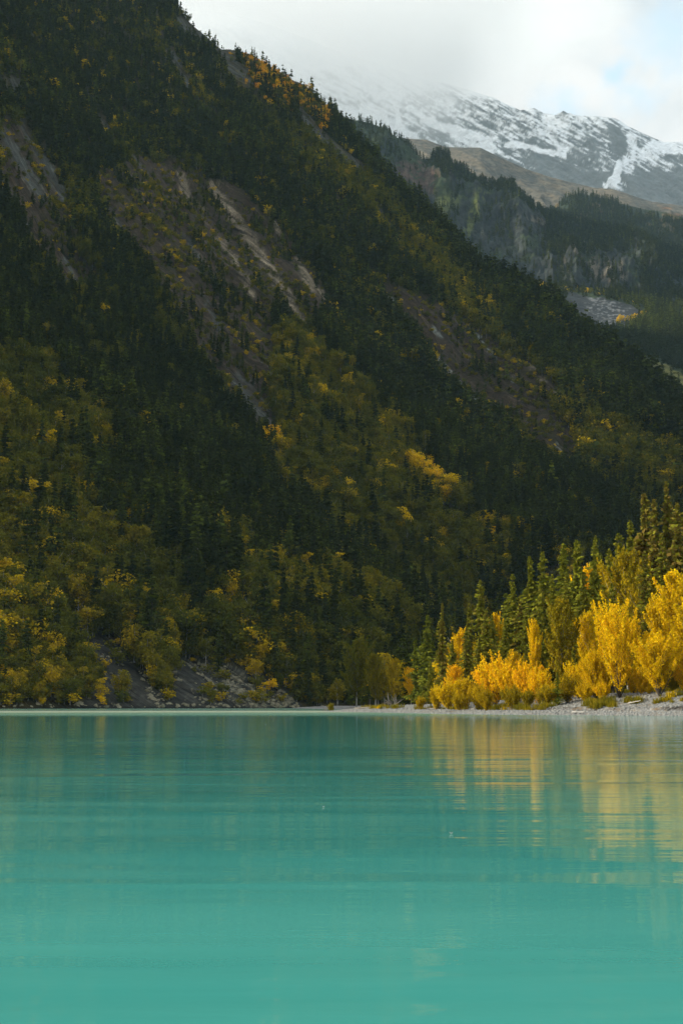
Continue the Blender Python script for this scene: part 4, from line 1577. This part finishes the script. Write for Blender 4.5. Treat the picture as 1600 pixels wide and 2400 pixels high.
BUSHES = [
    (985, 1632, 216, 0.9, 0.58, "low yellow green bush at the very left tip of the bush row"),
    (1022, 1612, 212, 1.0, 0.60, "yellow green bush second from the left in the bush row"),
    (1050, 1600, 206, 1.0, 0.64, "pale gold bush below the rounded orange tree"),
    (1085, 1592, 200, 1.0, 0.62, "brownish yellow bush between the orange tree and the bright gold bush"),
    (1120, 1605, 194, 1.0, 0.60, "olive gold bush left of the bright gold bush"),
    (1158, 1548, 198, 0.9, 0.76, "bright gold tall bush, leftmost of the three tall ones"),
    (1190, 1562, 194, 0.9, 0.74, "gold bush between the two tallest golden bushes"),
    (1235, 1556, 190, 0.9, 0.78, "orange gold tall bush in the middle of the row"),
    (1262, 1580, 186, 0.9, 0.74, "golden bush just right of the orange gold tall bush"),
    (1200, 1612, 184, 1.1, 0.52, "low green bush in front of the tall golden bushes"),
    (1235, 1618, 181, 1.1, 0.50, "low olive bush standing right at the gravel below the orange gold bush"),
    (1282, 1608, 178, 1.1, 0.54, "low yellow green bush left of the spruce sapling"),
    (1328, 1585, 178, 1.0, 0.56, "green gold bush right of the spruce sapling"),
    (1355, 1560, 180, 1.0, 0.66, "yellow bush left below the big golden tree"),
    (1370, 1602, 172, 1.1, 0.64, "low golden bush at the left foot of the big golden tree"),
    (1500, 1580, 168, 1.0, 0.74, "orange gold bush right of the big golden tree stems"),
    (1540, 1585, 165, 1.0, 0.60, "dull yellow bush near the right edge above the gravel"),
    (1575, 1590, 163, 1.0, 0.48, "green bush near the right edge above the gravel"),
    (1605, 1540, 162, 1.0, 0.78, "orange bush cut by the right edge"),
    (1140, 1618, 187, 1.1, 0.58, "low yellow bush at the gravel below the bright gold bush"),
    (1075, 1628, 194, 1.1, 0.56, "low grassy looking bush at the gravel left of centre"),
    (775, 1648, 275, 1.0, 0.40, "tiny brown green shrub on the far gravel tip"),
    (1410, 1600, 170, 1.0, 0.70, "small gold bush left of the dark fanned stems of the big golden tree"),
    (1412, 1555, 176, 1.0, 0.70, "tall gold bush hugging the left side of the big golden tree"),
    (1482, 1560, 176, 1.0, 0.73, "tall gold bush hugging the right side of the big golden tree"),
    (1520, 1605, 167, 1.0, 0.68, "low gold bush between the big golden tree and the dull yellow bush"),
    (1300, 1600, 182, 1.0, 0.66, "gold bush directly behind the small spruce sapling"),
]
for (px, ty, d, wd, ti, lab) in BUSHES:
    d = d + max(0.0, (px - 1250) / 350 * 9)
    loc, H = spot(px, ty, d)
    tree("willow_bush", P_BUSH_HI[RG.integers(5)], loc, H, ti, RG.random() * 6.28, lab, "bush", "autumn bushes on the gravel spit", wide=wd, sub=('foliage', 'stem'))

# woods filling the flat behind the named trees
k = 0
for i in range(4000):
    if k >= 120:
        break
    px = (770 + 230 * RG.random()) if RG.random() < 0.3 else 850 + 790 * RG.random()
    d = 215 + 330 * RG.random() ** 1.2
    a = ray(px, 1600)[0]
    x, y = math.sin(a) * d, math.cos(a) * d
    ld = float(land_dist(np.array([x]), np.array([y]))[0])
    if ld < 9 or (px < 1020 and d < 312) or (px < 1150 and d < 236):
        continue
    z = float(land_z(np.array([x]), np.array([y]))[0])
    k += 1
    wz = ('shaded beyond the far gravel tip' if px < 960 else 'behind the left end of the sunlit spit trees' if px < 1200 else 'behind the row of four tall spruces' if px < 1400 else 'behind the tall clump at the right')
    # crowns stay below the skyline of the named trees
    lim_py = np.interp(px, [770, 830, 900, 960, 1100, 1200, 1300, 1430, 1520, 1600], [1560, 1500, 1480, 1490, 1450, 1430, 1360, 1300, 1220, 1200])
    Hmax = (CAM_H + ray(px, lim_py)[1] * d) - z
    if RG.random() < 0.62:
        H = min(Hmax, 15 + 9 * RG.random())
        fm = P_SPR_HI[RG.integers(8)] if d < 330 else P_SPR_MD[RG.integers(8)]
        tree("spruce_tree", fm, (x, y, z - 0.1), H, 0.25 + 0.2 * RG.random(), RG.random() * 6.28, "%s spruce in the woods %s" % ("tall" if H > 19 else "shorter", wz), "spruce", "%s spruces in the woods %s" % ("tall" if H > 19 else "shorter", wz), wide=0.8 + 0.3 * RG.random())
    else:
        H = min(Hmax, 9 + 6 * RG.random())
        fm = P_LEAF_MD[RG.integers(8)]
        tree("broadleaf_tree", fm, (x, y, z - 0.1), H, 0.35 + 0.35 * RG.random(), RG.random() * 6.28, "%s broadleaf tree in the woods %s" % ("tall" if H > 12 else "small", wz), "tree", "%s broadleaf trees in the woods %s" % ("tall" if H > 12 else "small", wz), wide=1.0)


# grass and herbs along the upper edge of the gravel
def grass():
    rg = np.random.default_rng(91)
    ms = []
    for i in range(4):
        n = 60
        th = rg.random(n) * 6.28
        c0 = np.stack([rg.normal(0, 0.25, n), rg.normal(0, 0.25, n), 0 * th], -1)
        tip = c0 + np.stack([np.cos(th) * 0.35 * rg.random(n), np.sin(th) * 0.35 * rg.random(n), 0.5 + 0.5 * rg.random(n)], -1)
        sd_ = np.stack([-np.sin(th), np.cos(th), 0 * th], -1) * 0.035
        V = np.stack([c0 - sd_, c0 + sd_, tip + sd_ * .3, tip - sd_ * .3], 1).reshape(-1, 3)
        me = mesh_from("tuft", V, np.arange(n * 4).reshape(-1, 4), [M_leaf])
        attach_leaf_attr(me, 0, 0, (rg.random(n), rg.random(n)))
        ms.append(me)
    C_G = source_collection("tuft", ms)
    N = 26000
    az = R(-1) + rg.random(N) * R(16)
    r = 140 + 140 * rg.random(N)
    x = np.sin(az) * r
    y = np.cos(az) * r
    z = land_z(x, y)
    d = land_dist(x, y) + 3 * (fbm(x / 6, y / 6, 3, 371) - 0.5)
    px, py = project(x, y, z)
    dn = sstep(d, 21, 28) * 0.6 * sstep(fbm(x / 4, y / 4, 3, 377), 0.42, 0.58)
    dn = np.maximum(dn, 0.9 * (seg_dist(px, py * 2, [(1395, 3310), (1425, 3305)]) < 16))
    dn = np.maximum(dn, 0.45 * (fbm(x / 3, y / 3, 3, 379) > 0.55) * (seg_dist(px, py * 2, [(1480, 3285), (1600, 3275)]) < 18))
    dn = np.maximum(dn, 0.35 * sstep(d, 5.5, 6.2) * (1 - sstep(d, 7, 8.5)) * (fbm(x / 5, y / 5, 2, 373) > 0.55))
    k = (rg.random(N) < dn) & (d < 40)
    x, y, z = x[k], y[k], z[k]
    n = len(x)
    s_ = 0.35 + 0.55 * rg.random(n)
    scatter("grass", np.stack([x, y, z], -1), np.stack([s_ * 1.4, s_ * 1.4, s_], -1), np.stack([0 * x, 0 * x, rg.random(n) * 6.28], -1), rg.integers(0, 4, n), np.clip(0.42 + rg.normal(0, .08, n), 0, 1), C_G, "yellow green grass tufts along the upper edge of the gravel", "grass")


grass()


# ------------------------------------------------------------------ driftwood, snags and small things
def on_land(px, d):
    a = ray(px, 1650)[0]
    x, y = math.sin(a) * d, math.cos(a) * d
    return np.array([x, y, float(land_z(np.array([x]), np.array([y]))[0])])


def log(name, p0, p1, r0, r1, mat, label, cat, stubs=2, group=None, seed=0):
    rg = np.random.default_rng(seed)
    p0, p1 = np.array(p0), np.array(p1)
    N = 7
    P = [p0 + (p1 - p0) * i / (N - 1) + rg.normal(0, 0.03, 3) for i in range(N)]
    parts = [tube(P, np.linspace(r0, r1, N) * (1 + rg.normal(0, .05, N)), 8)]
    # closed ends
    for e, rr in ((P[0], r0), (P[-1], r1)):
        dr = (p1 - p0) / np.linalg.norm(p1 - p0)
        sgn = -1 if e is P[0] else 1
        parts.append(tube([e, e + sgn * dr * 0.02], [rr, 0.001], 8))
    ln = np.linalg.norm(p1 - p0)
    for i in range(stubs):
        f = 0.2 + 0.6 * rg.random()
        b0 = p0 + (p1 - p0) * f
        b1 = b0 + np.array([rg.normal(0, .15), rg.normal(0, .15), 0.15 + 0.12 * rg.random()]) * ln * 0.3
        parts.append(tube([b0, (b0 + b1) / 2 + rg.normal(0, .03, 3), b1], [r1 * 0.5, r1 * 0.35, r1 * 0.12], 5))
    V, Fq = merge(parts)
    c = (p0 + p1) / 2
    me = mesh_from(name, V - c, Fq, [mat], smooth=True)
    o_ = add_obj(name, me, label=label, category=cat)
    o_.location = c
    if group:
        o_['group'] = group
    return o_


a_ = on_land(1338, 163)
b_ = on_land(1368, 163)
log("driftwood_log", a_ + [0, 0, 0.16], b_ + [0, 0, 0.12], 0.17, 0.12, M_drift, "thick pale bleached log lying on the gravel", "log", 1, seed=1)
a_ = on_land(1470, 168)
b_ = on_land(1500, 166)
log("driftwood_branch", a_ + [0, 0, 0.12], b_ + [0, 0, 0.55], 0.06, 0.03, M_drift, "thin pale branch angled up in front of the big golden tree", "branch", 3, seed=2)
a_ = on_land(830, 262)
b_ = on_land(868, 258)
log("fallen_trunk", a_ + [0, 0, 0.15], b_ + [0, 0, 0.2], 0.16, 0.08, M_snag, "dark fallen trunk lying along the far gravel tip", "trunk", 3, seed=3)
a_ = on_land(1000, 216)
b_ = on_land(1075, 207)
log("fallen_trunk", a_ + [0, 0, 0.1], b_ + [0, 0, 0.12], 0.12, 0.06, M_snag, "long dark thin trunk lying below the leftmost bushes", "trunk", 2, seed=4)
a_ = on_land(1560, 158)
b_ = on_land(1598, 160)
log("fallen_trunk", a_ + [0, 0, 0.15], b_ + [0, 0, 0.2], 0.12, 0.08, M_snag, "brown trunk half buried in the gravel at the right edge", "trunk", 2, seed=5)


def root_snag(px, d, size, label, seed):
    rg = np.random.default_rng(seed)
    p = on_land(px, d)
    parts = []
    for i in range(9):
        a = rg.random() * 6.28
        el = 0.2 + 1.0 * rg.random()
        dr = np.array([math.cos(a) * math.cos(el), math.sin(a) * math.cos(el) * 0.6, math.sin(el)]) * size * (0.5 + 0.7 * rg.random())
        mid = dr * 0.5 + rg.normal(0, size * 0.09, 3)
        end = dr + rg.normal(0, size * 0.12, 3)
        parts.append(tube([np.zeros(3), mid, end], [size * 0.05, size * 0.03, size * 0.008], 5))
        for j in range(2):
            e2 = end + rg.normal(0, size * 0.25, 3)
            parts.append(tube([mid, (mid + e2) / 2, e2], [size * 0.022, size * 0.015, size * 0.005], 4))
    V, Fq = merge(parts)
    V[:, 2] = np.maximum(V[:, 2], -0.1)
    me = mesh_from("driftwood_snag", V, Fq, [M_snag], smooth=True)
    o_ = add_obj("driftwood_snag", me, label=label, category="driftwood")
    o_.location = p


root_snag(920, 256, 2.6, "tangled bleached root snag standing on the far gravel", 5)
root_snag(762, 266, 1.0, "small dark stump at the very tip of the gravel spit", 6)


# dead white birch pole and the pale lone birch on the slope
def on_hill(px, py):
    best = None
    a = ray(px, py)[0]
    te = ray(px, py)[1]
    rr = np.linspace(470, 1800, 2600)
    zz = hill_z(np.full(rr.shape, a), rr)
    f = (zz - CAM_H) / rr - te
    i = int(np.argmax(f > 0))
    return np.array([math.sin(a) * rr[i], math.cos(a) * rr[i], zz[i]]), rr[i]


p, rr_ = on_hill(452, 1425)
log("dead_birch", p, p + np.array([2.2, -3.5, 26.0]), 0.26, 0.05, M_birch, "leaning white dead birch pole against the dark forest", "tree", 6, seed=8)
p, rr_ = on_hill(320, 1345)
H = 112 / F * rr_
rgx = np.random.default_rng(5)
c_, t_ = leafy_geo(rgx, n=900, ncl=14, rx=0.20, base=0.58, size=0.022, limbs=8, cl=0.10)
tree("birch_tree", (crown_mesh("lone_crown", c_, M_leaf), mesh_from("lone_trunk", t_[0], t_[1], [M_birch])), p, H, 0.42, 0.4, "lone pale birch with a bare white trunk among dark spruces on the slope", "birch")


# floating flecks on the water
def fleck(px, py, s_, label, seed):
    rg = np.random.default_rng(seed)
    a, te = ray(px, py)
    d = CAM_H / -te
    x, y = math.sin(a) * d, math.cos(a) * d
    V = []
    n = 10
    for i in range(n):
        th = 6.283 * i / n
        V.append((math.cos(th) * s_ * (1 + 0.2 * rg.normal()), math.sin(th) * s_ * 0.45, 0.004 + 0.012 * math.cos(th) ** 2))
    V.append((0, 0, 0.006))
    Fq = [(i, (i + 1) % n, n, n) for i in range(n)]
    me = bpy.data.meshes.new("floating_leaf")
    me.from_pydata(V, [], [(i, (i + 1) % n, n) for i in range(n)])
    me.materials.append(M_drift)
    o_ = add_obj("floating_leaf", me, label=label, category="leaf")
    o_.location = (x, y, 0.003)
    sm = o_.modifiers.new("thick", 'SOLIDIFY')
    sm.thickness = 0.004


fleck(758, 1893, 0.009, "tiny pale leaf floating left of centre on the lake", 1)
fleck(1057, 1955, 0.012, "small pale leaf floating on the lake below the yellow reflection", 2)
fleck(622, 1698, 0.05, "pale speck of leaf floating far out near the far shore", 3)

# ------------------------------------------------------------------ cloud cap on the snow mountain
m, t = mat_new("mountain cloud")
o = t.new('ShaderNodeOutputMaterial')
geo = t.new('ShaderNodeNewGeometry')
sep = t.new('ShaderNodeSeparateXYZ')
t.link(geo.outputs['Position'], sep.inputs[0])
nz = t.noise(geo.outputs['Position'], 0.0015, 5, 0.6, 0.3)
zb = t.math('MULTIPLY_ADD', t.math('MAXIMUM', t.math('SUBTRACT', sep.outputs[0], 420.0), 0.0), 1.0, 2620.0)
zb = t.math('MULTIPLY_ADD', t.math('MAXIMUM', t.math('SUBTRACT', -150.0, sep.outputs[0]), 0.0), 0.35, zb)
hh = t.math('SUBTRACT', sep.outputs[2], zb)
hh = t.math('MULTIPLY_ADD', t.math('SUBTRACT', nz, 0.5), 1300.0, hh)
dn = t.smooth(hh, 0.0, 380.0)
pv = t.new('ShaderNodeVolumePrincipled')
pv.inputs['Color'].default_value = (0.98, 0.985, 0.99, 1)
pv.inputs['Anisotropy'].default_value = 0.2
t.link(t.math('MULTIPLY', dn, 0.0014), pv.inputs['Density'])
t.link(pv.outputs[0], o.inputs['Volume'])


def box(name, x0, x1, y0, y1, z0, z1, mat, **props):
    V = [(x, y, z) for x in (x0, x1) for y in (y0, y1) for z in (z0, z1)]
    Fq = [(0, 1, 3, 2), (4, 6, 7, 5), (0, 4, 5, 1), (2, 3, 7, 6), (0, 2, 6, 4), (1, 5, 7, 3)]
    me = mesh_from(name, V, Fq, [mat])
    return add_obj(name, me, **props)


box("cloud", -2600, 2600, 5900, 7900, 2150, 3900, m, kind='stuff', label="grey white cloud hiding the top of the snowy mountain", category="cloud")

m, t = mat_new("valley haze")
o = t.new('ShaderNodeOutputMaterial')
pv = t.new('ShaderNodeVolumePrincipled')
pv.inputs['Color'].default_value = (0.55, 0.82, 1.0, 1)
pv.inputs['Density'].default_value = 0.000022
t.link(pv.outputs[0], o.inputs['Volume'])

box("haze", -12100, 12100, -4100, 13600, -5, 3950, m, kind='stuff')
